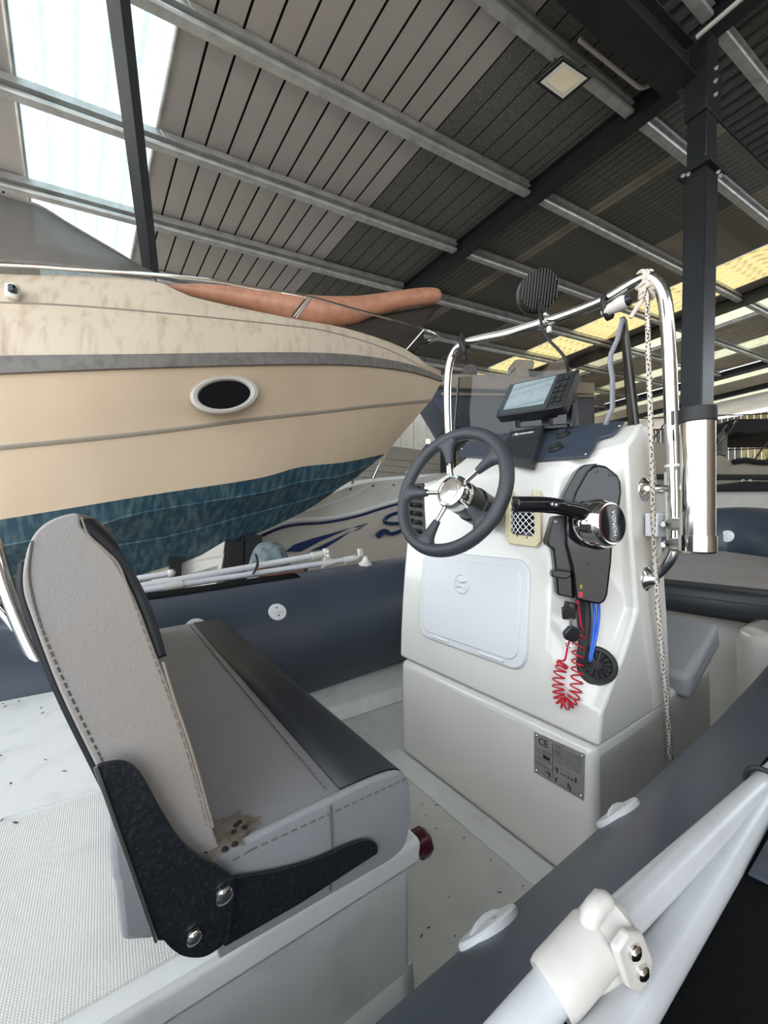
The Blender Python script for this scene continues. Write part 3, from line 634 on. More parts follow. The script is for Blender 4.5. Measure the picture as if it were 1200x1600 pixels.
kn = obj('locker_knob', g, M['maroon'], aft, bevel=.004); kn['label'] = 'dark red knob'
# leaf litter
g = G(); rnd = random.Random(3)
for i in range(170):
    a = rnd.random() * 6.28; x_, y_, z_ = (rnd.uniform(-1.2, -.03), rnd.uniform(.5, 1.4), .3345) if i < 110 else (rnd.uniform(.42, .83), rnd.uniform(.45, 1.35), .002)
    l, b = rnd.uniform(.002, .006), rnd.uniform(.0006, .0016)
    c = V((x_, y_, z_)); u_ = V((math.cos(a), math.sin(a), 0)); w_ = V((-u_.y, u_.x, .2))
    g.add([c - u_ * l, c + w_ * b, c + u_ * l, c - w_ * b], [(0, 1, 2, 3)])
lit = obj('deck_litter', g, M['fleck'], None, solid=.0006); tag(lit, 'dark specks of leaf litter scattered over the white decks', 'litter', kind='stuff')

# tube fittings: white round patches with a moulded grip
def patch(name, c, n, r, label, along=X):
    n = n.normalized(); a = (along - n * along.dot(n)).normalized(); b = n.cross(a)
    t = empty(name, c, label, 'tube fitting')
    obj('disc', G().lathe([(r, -.004), (r, .0025), (r * .93, .0045), (r * .35, .005)], c, n, 28), M['wplast'], t)
    g = G(); g.tube([c - a * r * .62 + n * .003, c - a * r * .35 + n * .006, c + n * .007, c + a * r * .35 + n * .006, c + a * r * .62 + n * .003], [r * .09, r * .10, r * .11, r * .10, r * .09], 8); obj('grip', g, M['wplast'], t)
    for q in (-1, 1):
        obj('pin', G().cyl(c + b * (r * .45 * q) + n * .003, c + b * (r * .45 * q) + n * .0055, r * .12, 8), M['steel'], t)
def tubept(x_, side, ang):               # ang up from the inner horizontal
    best = min(tc_[:80] if side == 's' else tc_[80:], key=lambda p: abs(p.x - x_))
    n = V((0, math.cos(ang) * (1 if side == 's' else -1), math.sin(ang))); return V((x_, best.y, best.z)) + n * TR, n
p, n = tubept(.318, 's', math.radians(41)); patch('tube_fitting', p, n, .034, 'white oval grip fitting on the near tube beside the bench')
p, n = tubept(.585, 's', math.radians(41)); patch('tube_fitting', p, n, .034, 'white oval grip fitting on the near tube beside the console base')
p, n = tubept(.545, 'p', math.radians(38)); patch('tube_fitting', p, n, .034, 'white round fitting in the middle of the port tube')
p, n = tubept(.262, 'p', math.radians(38)); patch('tube_fitting', p, n, .034, 'white round fitting half hidden behind the bench cushion')
# black nonskid pads on the tube tops
def tubepad(x0, x1, side, a0, a1, off=.002, nm='nonskid_patch', m=None):
    g = G(); rows = []
    for i in range(13):
        x_ = x0 + (x1 - x0) * i / 12; row = []
        pts = tc_[:80] if side == 's' else tc_[80:]
        pts = sorted(pts, key=lambda p: p.x); j = max(k for k in range(len(pts)) if pts[k].x <= x_); j = min(j, len(pts) - 2)
        f = (x_ - pts[j].x) / (pts[j + 1].x - pts[j].x); c = pts[j].lerp(pts[j + 1], f)
        for k in range(13):
            a = a0 + (a1 - a0) * k / 12; row.append(V((x_, c.y + math.cos(a) * (TR + off) * (1 if side == 's' else -1), c.z + math.sin(a) * (TR + off))))
        rows.append(row)
    g.loft(rows); return obj(nm, g, m or M['pad'], boat, ang=60, solid=.002)
tubepad(-1.5, .74, 's', math.radians(73.5), math.radians(130))
tubepad(-1.5, .70, 'p', math.radians(76), math.radians(130))
tubepad(.465, .62, 's', math.radians(83), math.radians(122), .008, 'tube_strap', M['tube'])
# bow locker, cushion, step
bowl = empty('bow_locker', (2.7, .87, 0), 'white moulded bow locker under the grey bow cushion', 'locker')
obj('locker_body', G().prism([V((2.22, .36, -.02)), V((2.22, 1.42, -.02)), V((2.8, 1.38, -.02)), V((3.3, 1.05, -.02)), V((3.3, .7, -.02)), V((2.8, .40, -.02))], Z * .41), M['gel'], bowl, bevel=.02)
obj('moulded_step', G().prism([V((1.84, .15, -.01)), V((1.84, .40, -.01)), V((1.93, .48, -.01)), V((2.22, .48, -.01)), V((2.22, .15, -.01))], Z * .42), M['gel'], bowl, bevel=.05, bseg=4)
def bz(x_): return .50 + .075 * (x_ - 2.15)
out = [(2.12, .30), (2.12, 1.44), (2.5, 1.42), (2.9, 1.32), (3.2, 1.15), (3.40, .88), (3.2, .60), (2.9, .42), (2.5, .32)]
bc_ = empty('bow_cushion', (2.7, .87, .4), 'wide grey bow cushion with charcoal front edge beyond the console', 'cushion')
g = G(); n_ = len(out); g.add([V((a, b, bz(a) - .11)) for a, b in out] + [V((a, b, bz(a))) for a, b in out], [tuple(range(n_))[::-1], tuple(range(n_, 2 * n_))] + [(i, (i + 1) % n_, (i + 1) % n_ + n_, i + n_) for i in range(n_)])
obj('cushion', g, M['vinylw'], bc_, bevel=.02, bseg=3)
g = G(); pr = [(2.24, bz(2.24) + .003), (2.135, bz(2.12) + .003), (2.115, bz(2.12) - .012), (2.115, bz(2.12) - .095), (2.13, bz(2.12) - .112)]
g.loft([[V((a, y_, b)) for a, b in pr] for y_ in (.31, 1.435)]); obj('front_edge', g, M['dark'], bc_, solid=.006)['label'] = 'charcoal vinyl front edge'
g = G(); g.tube([V((2.115, .31, bz(2.12) - .035)), V((2.115, 1.43, bz(2.12) - .035))], .004, 6); obj('piping', g, M['dark'], bc_)
p = at(1137, 838, y=.98); n = V((-.85, -.25, .25))
i_ = min(range(len(tc_)), key=lambda i: abs((tc_[i] - CAM).normalized().dot(ray(1137, 838).normalized()) - 1))
# put the bow fitting where the ray meets the tube
dr0 = ray(1137, 838); best = None
for k in range(200, 480):
    q = CAM + dr0 * (k / 100.0); dd = min((q - c).length for c in tc_)
    if dd <= TR: best = q; break
if best is None: best = CAM + dr0 * 3.2
TBV = BVHTree.FromPolygons([tuple(p) for p in TUBEG.v], TUBEG.f); hq = TBV.ray_cast(CAM, dr0); best = hq[0] or best; bn = hq[1] if hq[0] else (CAM - best); bn = bn if bn.dot(CAM - best) > 0 else -bn
patch('tube_fitting', best + bn * .004, bn, .040, 'white round fitting on the bow tube above the bow cushion', Z)

# ------------------------------------------------------------------ bench
bench = empty('driver_bench', (.15, .9, .335), 'grey driver bench with charcoal front band and folding backrest', 'bench seat')
Y0, Y1 = .425, 1.40
prof = [(.100, .364), (.097, .38), (.097, .44), (.099, .458), (.108, .465), (.24, .470), (.31, .468), (.332, .456), (.342, .43), (.340, .385), (.330, .366), (.31, .360)]
pc_ = cr([(a, b) for a, b in prof], 3)
g = G(); g.prism([V((a, Y0, b)) for a, b in pc_], V((0, Y1 - Y0, 0))); seat = obj('seat_cushion', g, M['vinyl'], bench, ang=50, bevel=.012, bseg=3)
bandp = [(a, b) for a, b in pc_ if a > .238 and b > .40]
def off2(pts, d):
    o = []
    for i in range(len(pts)):
        a = pts[max(0, i - 1)]; b = pts[min(len(pts) - 1, i + 1)]; tx, tz = b[0] - a[0], b[1] - a[1]; L = math.hypot(tx, tz) or 1; o.append((pts[i][0] - tz / L * d, pts[i][1] + tx / L * d))
    return o
bo = off2(bandp, .0025)
g = G(); g.loft([[V((a, y_, b)) for a, b in bo] for y_ in (Y0 + .010, Y1 - .010)]); db = obj('front_band', g, M['dark'], bench, ang=60, solid=.003); db['label'] = 'charcoal vinyl front band'
def stitch(pts, name, m, par, step=.011, r=.0011):
    g = G()
    for a, b in zip(pts, pts[1:]):
        L = (b - a).length; k = 0.0
        while k < L: g.tube([a.lerp(b, k / L), a.lerp(b, min(1, (k + step * .6) / L))], r, 4); k += step
    return obj(name, g, m, par)
stitch([V((.226, Y0 + .02, .4715)), V((.226, Y1 - .02, .4715))], 'stitching', M['thread'], bench)
g = G(); rim = [V((a, Y0 - .001, b - .012)) for a, b in pc_ if b > .43]
g.tube([V((a, Y0 + .004, b + .0005)) for a, b in off2([q for q in pc_ if q[1] > .44], .0)], .0028, 6); obj('piping', g, M['vinyl'], seat)
stitch([V((.112, Y0 - .0005, .455)), V((.13, Y0 - .0005, .457)), V((.335, Y0 - .0005, .455))], 'stitching', M['thread'], seat)
g = G(); g.tube([V((.222, Y0 - .001, .465)), V((.225, Y0 - .001, .40)), V((.222, Y0 - .001, .368))], .0015, 5); obj('seam', g, M['thread'], seat)
# hanging rear flap of the cushion
obj('rear_flap', G().prism([at(u, v, y=.462) for u, v in ((168, 1290), (172, 1340), (176, 1378), (180, 1384), (190, 1474), (242, 1470), (290, 1400), (250, 1290))], V((0, .9, 0))), M['vinyl'], bench, bevel=.006)
# backrest
bp = [(123, 803), (100, 805), (72, 817), (50, 840), (38, 877), (36, 920), (50, 967), (93, 1080), (150, 1198), (200, 1300), (250, 1370), (300, 1375), (340, 1335), (334, 1300), (300, 1180), (264, 1072), (246, 1027), (213, 940), (180, 877), (147, 843), (127, 822)]
bq = [at(u, v, y=.43) for u, v in cr(bp, 4, True)]
back = obj('backrest', G().prism(bq, V((0, .95, 0))), M['vinylw'], bench, ang=50, bevel=.006, bseg=3)
def backstrip(pts, off, m, nm, y0, y1, th=.004):
    q = [at(u, v, y=.43) for u, v in cr(pts, 5)]; q2 = off2([(p.x, p.z) for p in q], off)
    g = G(); g.loft([[V((a, y_, b)) for a, b in q2] for y_ in (y0, y1)]); return obj(nm, g, m, back, ang=60, solid=th)
backstrip([(127, 814), (135, 826), (149, 839), (186, 876), (220, 935), (241, 990), (252, 1030)], .0, M['dark'], 'head_pad', .434, 1.372, .010)['label'] = 'charcoal front pad of the backrest'
backstrip([(38, 880), (36, 920), (50, 967), (93, 1080), (150, 1198), (200, 1300)], -.002, M['dark'], 'back_panel', .434, 1.375, .005)['label'] = 'charcoal rear panel of the backrest'
def backline(pts, nm, m, r=.0013, st=True):
    q = [at(u, v, y=.4295) for u, v in cr(pts, 6)]
    if st: return stitch(q, nm, m, back, .0075, .0009)
    g = G(); g.tube(q, r, 6); return obj(nm, g, m, back)
backline([(50, 845), (45, 890), (50, 930), (66, 985), (95, 1055), (130, 1130), (160, 1190)], 'stitching', M['thread'])
backline([(127, 808), (138, 835), (165, 860), (187, 885), (205, 935), (232, 1010), (262, 1090), (292, 1180), (322, 1290)], 'stitching', M['piping'])
backline([(255, 1034), (272, 1090), (302, 1180), (333, 1292)], 'piping', M['piping'], .0014, False)
# hinge plates
def plate(pts, y_, nm, label):
    q = [at(u, v, y=y_) for u, v in pts]; o = obj(nm, G().prism(q, V((0, .004, 0))), M['plate'], bench, bevel=.0008); o['label'] = label; return o
pa = cr([(150, 1199), (160, 1194), (190, 1190), (212, 1200), (228, 1222), (252, 1266), (280, 1310), (312, 1338), (345, 1356), (364, 1372), (368, 1390), (363, 1430), (358, 1462), (345, 1480), (318, 1496), (288, 1495), (268, 1483), (256, 1470)], 4) + [(244, 1470)]
pl1 = plate(pa, .412, 'hinge_plate', 'tall speckled black hinge arm')
pe = [at(u, v, y=.4105) for u, v in ((149, 1199), (200, 1343), (244, 1471))]; obj('plate_edge', G().tube(pe, .0016, 6), M['steel'], pl1)
pb = [(358, 1374)] + cr([(372, 1370), (430, 1361), (490, 1344), (540, 1322), (566, 1313), (582, 1314), (590, 1322), (590, 1334)], 4) + [(470, 1412), (352, 1480), (340, 1470)]
pl2 = plate(pb, .4175, 'hinge_plate', 'long tapering speckled black hinge arm')
for (u, v, r) in ((350, 1398, .0085), (303, 1463, .0070)):
    obj('bolt', G().lathe([(r, 0), (r * .95, .003), (r * .6, .005), (r * .1, .006)], at(u, v, y=.411), (0, -1, 0), 20), M['chrome'], pl1)
# dried glue splash on the seat
ang = [2 * math.pi * k / 44 for k in range(44)]; c0 = at(345, 1305, z=.4685); g = G()
rr_ = [.030 * (1 + .10 * math.sin(3 * a + 1) + (.35 if k % 6 == 0 else (.05 if k % 2 else -.06))) for k, a in enumerate(ang)]
ring0 = [V((c0.x + math.cos(a) * r * 1.05, c0.y + math.sin(a) * r * .85, .4695)) for a, r in zip(ang, rr_)]; ring1 = [V((c0.x + math.cos(a) * r * .8, c0.y + math.sin(a) * r * .7, .4712)) for a, r in zip(ang, [min(q, .032) for q in rr_])]
g.loft([ring0, ring1], closed=True); g.add(ring1, [tuple(range(44))]); sp = obj('glue_splash', g, M['splat'], bench); sp['label'] = 'brown dried glue splash'
g = G(); rnd = random.Random(5)
for k in range(9):
    a = rnd.uniform(0, 6.28); r = rnd.uniform(.012, .03); g.lathe([(.0035, 0), (.0028, .0015), (.0012, .002)], V((c0.x + math.cos(a) * r, c0.y + math.sin(a) * r * .85, .4705)), Z, 10)
obj('bubble', g, M['fleck'], bench)

# ------------------------------------------------------------------ console
con = empty('steering_console', (1.03, .78, 0), 'white moulded steering console with grey dash and hatch', 'console')
obj('console_base', G().box((1.035, .775, .159), (.37, .67, .318)), M['gel'], con, bevel=.022, bseg=4)
full = [(.85, .326), (.852, .40), (.858, .50), (.868, .62), (.880, .72), (.898, .83), (.915, .915), (.940, .945), (1.075, 1.037), (1.11, 1.037), (1.145, .96), (1.18, .75), (1.205, .55), (1.215, .42), (1.22, .326)]
rec = [(.848, .326), (.862, .395), (.905, .44), (.965, .50), (1.032, .585), (1.020, .67), (1.003, .80), (.988, .972), (1.075, 1.037), (1.11, 1.037), (1.145, .96), (1.18, .75), (1.205, .55), (1.215, .42), (1.22, .326)]
low = [(x_, z_) for x_, z_ in full]; low[7] = (.93, .925); low[8] = (1.04, .955); low[9] = (1.10, .965); low[10] = (1.14, .92)
secs = [(.43, rec), (.452, rec), (.52, [(a * .45 + c * .55, b * .45 + d * .55) for (a, b), (c, d) in zip(rec, full)]), (.556, full), (.575, full), (.80, full), (.985, full), (1.02, low), (1.112, low)]
g = G(); g.loft([[V((a, y_, b)) for a, b in pr] for y_, pr in secs], closed=True, caps=True)
obj('console_body', g, M['gel'], con, ang=40, bevel=.011, bseg=3)
BV = BVHTree.FromPolygons([tuple(p) for p in g.v], g.f)
def cs(u, v, off=0.0):                     # point on the console's skin, lifted off it towards the eye
    h = BV.ray_cast(CAM, ray(u, v)); p = h[0]; return p + (CAM - p).normalized() * off
def cn(u, v): n = BV.ray_cast(CAM, ray(u, v))[1]; return n if n.dot(CAM - cs(u, v)) > 0 else -n
# hatch
def facex(z): 
    for (a, b), (c, d) in zip(full[:8], full[1:8]):
        if b <= z <= d: return a + (c - a) * (z - b) / (d - b)
    return .94
def face_at(u, v):
    xx = .87
    for _ in range(6): p = at(u, v, x=xx); xx = facex(p.z)
    return at(u, v, x=xx)
def rrect(c, a, b, w_, h_, r, n=6):
    out = []
    for sx, sy, a0 in ((1, 1, 0), (-1, 1, 90), (-1, -1, 180), (1, -1, 270)):
        for k in range(n + 1):
            t = math.radians(a0 + 90 * k / n); out.append(c + a * (sx * (w_ / 2 - r) + math.cos(t) * r) + b * (sy * (h_ / 2 - r) + math.sin(t) * r))
    return out
hx = lambda z: V((facex(z), 0, z))
hup = (hx(.69) - hx(.43)).normalized(); hn = V((-hup.z, 0, hup.x)); hc = V((facex(.56), .806, .562))
hat = obj('hatch_frame', G().prism(rrect(hc + hn * -.006, -Y, hup, .405, .275, .045), hn * .014), M['wplast'], con, bevel=.004)
obj('hatch_lid', G().prism(rrect(hc + hn * .006, -Y, hup, .365, .235, .035), hn * .006), M['wplast'], hat, bevel=.003)
kc = face_at(726, 912) + hn * .010
g = G(); g.lathe([(.030, 0), (.030, .004), (.026, .006), (.024, .003), (.005, .003)], kc, hn, 28); lt = obj('hatch_latch', g, M['wplast'], hat)
for q in (-1, 1):
    obj('latch_grip', G().tube(cv3([kc + hn * .004 + Y * .022 + hup * (.012 * q), kc + hn * .008 + hup * (.006 * q), kc + hn * .004 - Y * .022 + hup * (.012 * q)], 5), .0035, 8), M['wplast'], lt)
for k in (-1, 1): obj('hinge', G().cyl(hc - hup * .125 + Y * (.10 * k + .04) + hn * .009, hc - hup * .125 + Y * (.10 * k - .04) + hn * .009, .005, 8), M['wplast'], hat)
# builder's plate on the base
bpq = [at(u, v, x=.8485) for u, v in ((835, 1143), (914, 1178), (912, 1251), (835, 1206))]
bpl = obj('builders_plate', G().prism(bpq, V((-.0015, 0, 0))), M['alu'], con, bevel=.0005)
def bpt(a, b): return bpq[0].lerp(bpq[1], a).lerp(bpq[3].lerp(bpq[2], a), b) - X * .0022
bu = (bpq[1] - bpq[0]); bv = (bpq[0] - bpq[3])
text('CE', 'conformity_mark', bpt(.20, .17), bu, bv, .022, M['black'], bpl, .0003)
g = G()
def brect(a, b, w_, h_): g.add([bpt(a, b), bpt(a + w_, b), bpt(a + w_, b + h_), bpt(a, b + h_)], [(0, 1, 2, 3)])
for a in (.40,): brect(a, .06, .008, .80)
for b in (.36, .56, .72): brect(.05, b, .34, .008)
for k in range(7): brect(.44, .12 + k * .055, .5, .006)
for b in (.10, .24, .30): brect(.45, b - .02, .10, .012)
brect(.06, .42, .12, .006); brect(.20, .44, .14, .09)
brect(.44, .60, .07, .03); brect(.485, .60, .02, .11); brect(.28, .80, .07, .03); brect(.325, .80, .02, .11)
for a, b in ((.46, .83), (.70, .80), (.74, .86), (.84, .60)): brect(a, b, .035, .03); brect(a + .005, b + .03, .02, .07)
for k in range(5): brect(.56 + k * .07, .66, .035, .03)
for k in range(6): brect(.55 + k * .06, .93, .03, .006)
obj('plate_print', g, M['black'], bpl, solid=.0003)
for a, b in ((.05, .07), (.95, .07), (.95, .93), (.05, .93)): obj('rivet', G().lathe([(.0035, 0), (.002, .0015)], bpt(a, b), -X, 10), M['chrome'], bpl)
# dash panel
dA = V((.940, .5, .945)); dT = V((.135, 0, .092)).normalized(); dN = V((-dT.z, 0, dT.x)); dO = dA + dN * .004
def dpx(u, v, o=0.0): return onpl(u, v, dO + dN * o, dN)
dpoly = [dpx(u, v) for u, v in ((716, 714), (775, 718), (830, 722), (921, 716), (928, 706), (934, 691), (940, 686), (958, 681), (968, 672), (976, 662), (960, 661), (856, 674), (772, 681), (720, 695))]
dash = obj('dash_panel', G().prism(dpoly, dN * .006), M['dash'], con, bevel=.0015)
for u, v in ((968, 665), (915, 709), (722, 701)): obj('screw', G().lathe([(.004, 0), (.003, .0015)], dpx(u, v, .006), dN, 10), M['chrome'], dash)
for u, v in ((880, 681), (869, 702)):
    c = dpx(u, v, .006); so_ = obj('power_socket', G().lathe([(.0185, 0), (.0185, .006), (.015, .009), (.015, .013), (.008, .014)], c, dN, 24), M['rubber'], dash)
    obj('socket_cap', G().lathe([(.0125, .012), (.0125, .0165), (.009, .0175), (.008, .0165), (.002, .0165)], c + Y * .002, dN, 20), M['grey'], so_)
# switch panel with rubber toggles
q = [face_at(u, v) for u, v in ((641, 756), (665, 755), (666, 841), (641, 834))]
q = [V((p.x - .004, p.y, p.z)) for p in q]
sw = obj('switch_panel', G().prism(q, V((-.006, 0, 0))), M['black'], con, bevel=.002)
for r in range(6):
    for c in range(2):
        p = q[0].lerp(q[3], .10 + r * .16).lerp(q[1].lerp(q[2], .10 + r * .16), .28 + .44 * c) - X * .006
        obj('toggle_boot', G().lathe([(.009, 0), (.008, .008), (.0065, .011), (.0072, .018), (.004, .024)], p, V((-1, -.05, .1)), 12), M['rubber'], sw)
# net pocket
q = [face_at(u, v) for u, v in ((794, 769), (848, 769), (848, 851), (794, 851))]
pcn = sum(q, V()) / 4 - X * .004; pu = (q[1] - q[0]).normalized(); pv = (q[0] - q[3]).normalized(); pw_, ph_ = (q[1] - q[0]).length, (q[0] - q[3]).length
pn = pu.cross(pv); pn = pn if pn.x < 0 else -pn
np_ = obj('net_pocket', G().prism([pcn + pu * a * pw_ + pv * b * ph_ for a, b in ((-.5, .5), (-.5, -.38), (-.38, -.5), (.38, -.5), (.5, -.38), (.5, .5), (.30, .5), (.30, .40), (.34, .36), (.34, -.26), (.28, -.32), (-.26, -.32), (-.33, -.26), (-.33, .36), (-.29, .40), (-.29, .5))], pn * .009), M['cream'], con, bevel=.002)
obj('pocket_recess', G().prism([pcn + pu * a * pw_ + pv * b * ph_ + pn * .001 for a, b in ((-.36, .40), (-.36, -.35), (.36, -.35), (.36, .40))], pn * .001), M['gblack'], np_)
g = G()
for k in range(-6, 9):
    for s_ in (1, -1):
        P_ = []
        for t in (0, .25, .5, .75, 1.0):
            a = (-.34 + .68 * t); b = -.33 + (k * .12 + (t if s_ > 0 else 1 - t) * .55)
            if -.33 <= b <= .40: P_.append(pcn + pu * a * pw_ + pv * b * ph_ + pn * (.006 + .010 * math.sin(math.pi * t)))
        if len(P_) > 1: g.tube(P_, .0012, 5)
obj('net', g, M['white'], np_)
for a, b in ((-.42, -.36), (.42, -.36), (-.42, .45), (.42, .45)): obj('screw', G().lathe([(.003, 0), (.002, .0012)], pcn + pu * a * pw_ + pv * b * ph_ + pn * .009, pn, 8), M['steel'], np_)
# bits kept in the pocket
for k, (u, v, m) in enumerate(((813, 838, 'red'), (828, 841, 'red'))): obj('pocket_item', G().ball(face_at(u, v) + pn * .006, .008, 8), M['maroon'], np_)
# cable grommet on the ledge
gc = cs(931, 1041); gn = (cs(946, 1041) - cs(916, 1041)).cross(cs(931, 1026) - cs(931, 1056)).normalized(); gn = gn if gn.dot(CAM - gc) > 0 else -gn
gc = gc + gn * .015
gr = obj('cable_grommet', G().lathe([(.042, -.030), (.042, .000), (.037, .003), (.031, .001), (.029, -.003), (.002, -.0035)], gc, gn, 30), M['rubber'], con)
ga = gn.orthogonal().normalized(); gb = gn.cross(ga)
for k in range(14):
    a = 2 * math.pi * k / 14; d_ = ga * math.cos(a) + gb * math.sin(a); obj('grommet_fin', G().tube([gc + d_ * .029 + gn * .001, gc + d_ * .010 - gn * .002], [.0026, .0015], 5), M['black'], gr)
# side clip and brackets
obj('side_clip', G().prism([at(u, v, y=.425) for u, v in ((1007, 802), (1034, 801), (1038, 806), (1034, 810), (1034, 830), (1039, 834), (1036, 839), (1007, 838))], V((0, -.028, 0))), M['wplast'], con, bevel=.003)
for u, v in ((934, 1010), (934, 1012)): pass
# windscreen: smoked acrylic wrapped round the console top
base = [(1.085, .440, .93), (1.11, .448, 1.0), (1.17, .50, 1.03), (1.24, .62, 1.03), (1.265, .77, 1.03), (1.24, .92, 1.03), (1.17, 1.04, 1.03), (1.11, 1.09, 1.0), (1.085, 1.10, .95)]
topp = [(1.045, .458, 1.292), (1.075, .468, 1.300), (1.15, .52, 1.325), (1.25, .63, 1.34), (1.285, .77, 1.345), (1.25, .91, 1.345), (1.16, 1.02, 1.345), (1.11, 1.05, 1.34), (1.09, 1.06, 1.335)]
B_, T_ = cv3(base, 5), cv3(topp, 5)
g = G(); g.loft([[a.lerp(b, k / 6) for a, b in zip(B_, T_)] for k in range(7)]); wsn = obj('windscreen', g, M['smoke'], con, ang=180)
for e in (0, -1):
    g = G(); g.tube([B_[e].lerp(T_[e], k / 8) for k in range(9)], .005, 6); obj('windscreen_edge', g, M['smoke_edge'], wsn)
g = G(); g.prism([at(u, v, D=1.02) for u, v in ((970, 496), (976, 494), (980, 500), (990, 575), (1000, 668), (1013, 736), (1006, 732), (991, 705), (983, 668), (976, 590))], FW * .004)
obj('windscreen_wing', g, M['smoke_edge'], wsn)
g = G(); g.tube(B_, .006, 6); obj('windscreen_seal', g, M['rubber'], wsn)
# torn seal strip hanging loose
sp_ = [at(u, v, D=.97) for u, v in ((974, 497), (969, 512), (965, 530), (955, 552), (953, 566), (957, 590), (957, 638), (951, 650), (946, 664))]
g = G(); side = RT * .006; g.loft([[p - side for p in sp_], [p + side for p in sp_]]); ts = obj('seal_strip', g, M['tape'], None, solid=.002); tag(ts, 'torn grey seal strip hanging loose from the top corner of the windscreen', 'strip')
# nav bump on dash rear
obj('dash_cap', G().lathe([(.02, -.004), (.019, .006), (.012, .012), (.002, .014)], V((1.10, at(934, 660, x=1.10).y, 1.038)), Z, 18), M['rubber'], con)

# ------------------------------------------------------------------ front seat on the console
fs = empty('console_seat', (1.4, .77, 0), 'small white seat box with grey cushion facing the bow', parent=con)
obj('seat_box', G().box((1.405, .775, .165), (.37, .65, .33)), M['gel'], fs, bevel=.015, bseg=3)
cq = [V((1.30, .415, .375)), V((1.55, .415, .485)), V((1.56, 1.08, .50)), V((1.30, 1.08, .39))]
obj('seat_cushion', G().prism(cq, V((.012, 0, -.072))), M['vinyl'], fs, bevel=.018, bseg=3)
obj('cushion_support', G().prism([V((1.34, .47, .33)), V((1.55, .47, .33)), V((1.55, .47, .42)), V((1.34, .47, .335))], V((0, .55, 0))), M['gel'], fs)

# ------------------------------------------------------------------ steering wheel
tl, yw = math.radians(19), math.radians(7)
wn = V((-math.cos(tl) * math.cos(yw), -math.cos(tl) * math.sin(yw), math.sin(tl))); wx = V((wn.y, -wn.x, 0)).normalized() * 1; wx = wx if wx.y < 0 else -wx; wy = wx.cross(wn); wy = wy if wy.z > 0 else -wy
wc = at(703, 766, D=.985)
sw_ = empty('steering_wheel', wc - wn * .12, 'dark grey five spoke steering wheel with chrome hub', parent=con)
RW = .154
g = G(); g.tube([wc + wx * (math.cos(a) * RW) + wy * (math.sin(a) * RW) for a in [2 * math.pi * k / 64 for k in range(64)]], .0165, 14, closed=True); obj('rim', g, M['wheel'], sw_, ang=180)
hubc = wc - wn * .012
for k in range(5):
    a = math.radians(36 + 72 * k); d_ = wx * math.cos(a) + wy * math.sin(a); e_ = wx * -math.sin(a) + wy * math.cos(a)
    p0 = hubc + d_ * .036; p1 = wc + d_ * (RW - .012)
    spk = obj('spoke', G().cyl(p0, p0.lerp(p1, .62), .0055, 10), M['chrome'], sw_)
    rings = []
    for f, wd, th in ((.42, .0095, .0085), (.55, .012, .010), (.72, .015, .012), (.85, .020, .0145), (.95, .030, .0155), (1.04, .042, .012)):
        c = p0.lerp(p1, f); rings.append([c + e_ * (math.cos(t) * wd) + wn * (math.sin(t) * th) for t in [2 * math.pi * j / 14 for j in range(14)]])
    g = G(); g.loft(rings, closed=True, caps=True); obj('spoke_sleeve', g, M['wheel'], sw_, ang=60)
hub = obj('hub', G().lathe([(.042, -.030), (.044, -.018), (.044, .002), (.040, .010), (.034, .0125), (.032, .011), (.025, .0115), (.024, .0135), (.002, .0145)], hubc, wn, 40), M['chrome'], sw_)
obj('boss', G().lathe([(.047, -.165), (.047, -.085), (.043, -.080), (.043, -.028)], hubc, wn, 32), M['black'], sw_)

# ------------------------------------------------------------------ engine remote control
cm = V((-.735, -.678, 0)).normalized(); cpl = V((.96, .495, .8)) + cm * .062
ct = V((cm.y, -cm.x, 0)); 
def cpx(u, v, o=0.0): return onpl(u, v, cpl + cm * o, cm)
ec = empty('engine_control', at(915, 940, D=.95), 'glossy black engine control box with chrome hub and lever', 'engine control')
up = [(895, 790), (900, 770), (918, 737), (927, 728), (935, 725), (948, 728), (966, 742), (971, 752), (972, 770), (968, 800)]
o_ = obj('upper_cover', G().prism([cpx(u, v, -.012) for u, v in up], -cm * .060), M['gblack'], ec, bevel=.006, bseg=3)
obj('side_flange', G().prism([cpx(u, v, -.022) for u, v in ((877, 790), (880, 775), (902, 735), (912, 726), (935, 724), (927, 732), (900, 775), (897, 792))], -cm * .045), M['black'], ec, bevel=.003)
lo_ = [(886, 800), (958, 845), (956, 880), (950, 930), (946, 940), (938, 945), (925, 943), (899, 937), (896, 905), (893, 885), (884, 850)]
body = obj('control_body', G().prism([cpx(u, v, .004) for u, v in lo_], -cm * .075), M['gblack'], ec, bevel=.005, bseg=3)
obj('control_side', G().prism([cpx(u, v, -.008) for u, v in ((866, 806), (884, 806), (886, 850), (894, 880), (896, 930), (899, 936), (871, 930), (868, 890), (864, 858), (856, 853), (855, 846))], -cm * .06), M['black'], ec, bevel=.004)
obj('release_catch', G().prism([cpx(u, v, .014) for u, v in ((863, 893), (870, 890), (893, 893), (893, 901), (885, 905), (862, 902))], -cm * .03), M['black'], ec, bevel=.003)
for u, v in ((919, 881), (941, 889), (927, 913), (933, 737), (952, 742), (958, 743)):
    obj('screw', G().lathe([(.0035, 0), (.002, .001)], cpx(u, v, .004 if v > 800 else -.012), cm, 8), M['grey'], ec)
text('E', 'ignition_mark', cpx(908, 917, .0052), ct * -1 if (ct * -1).dot(RT) > 0 else ct, Z, .011, M['yellow'], body)
obj('red_mark', G().prism([cpx(u, v, .0046) for u, v in ((904, 925), (910, 925), (910, 933), (904, 933))], cm * .0006), M['red'], body, bevel=.0003)
for k, v in enumerate((925, 927, 929, 931)): pass
text('N', 'gear_mark', cpx(868, 815, -.006), ct if ct.dot(RT) > 0 else -ct, Z, .008, M['white'], ec)
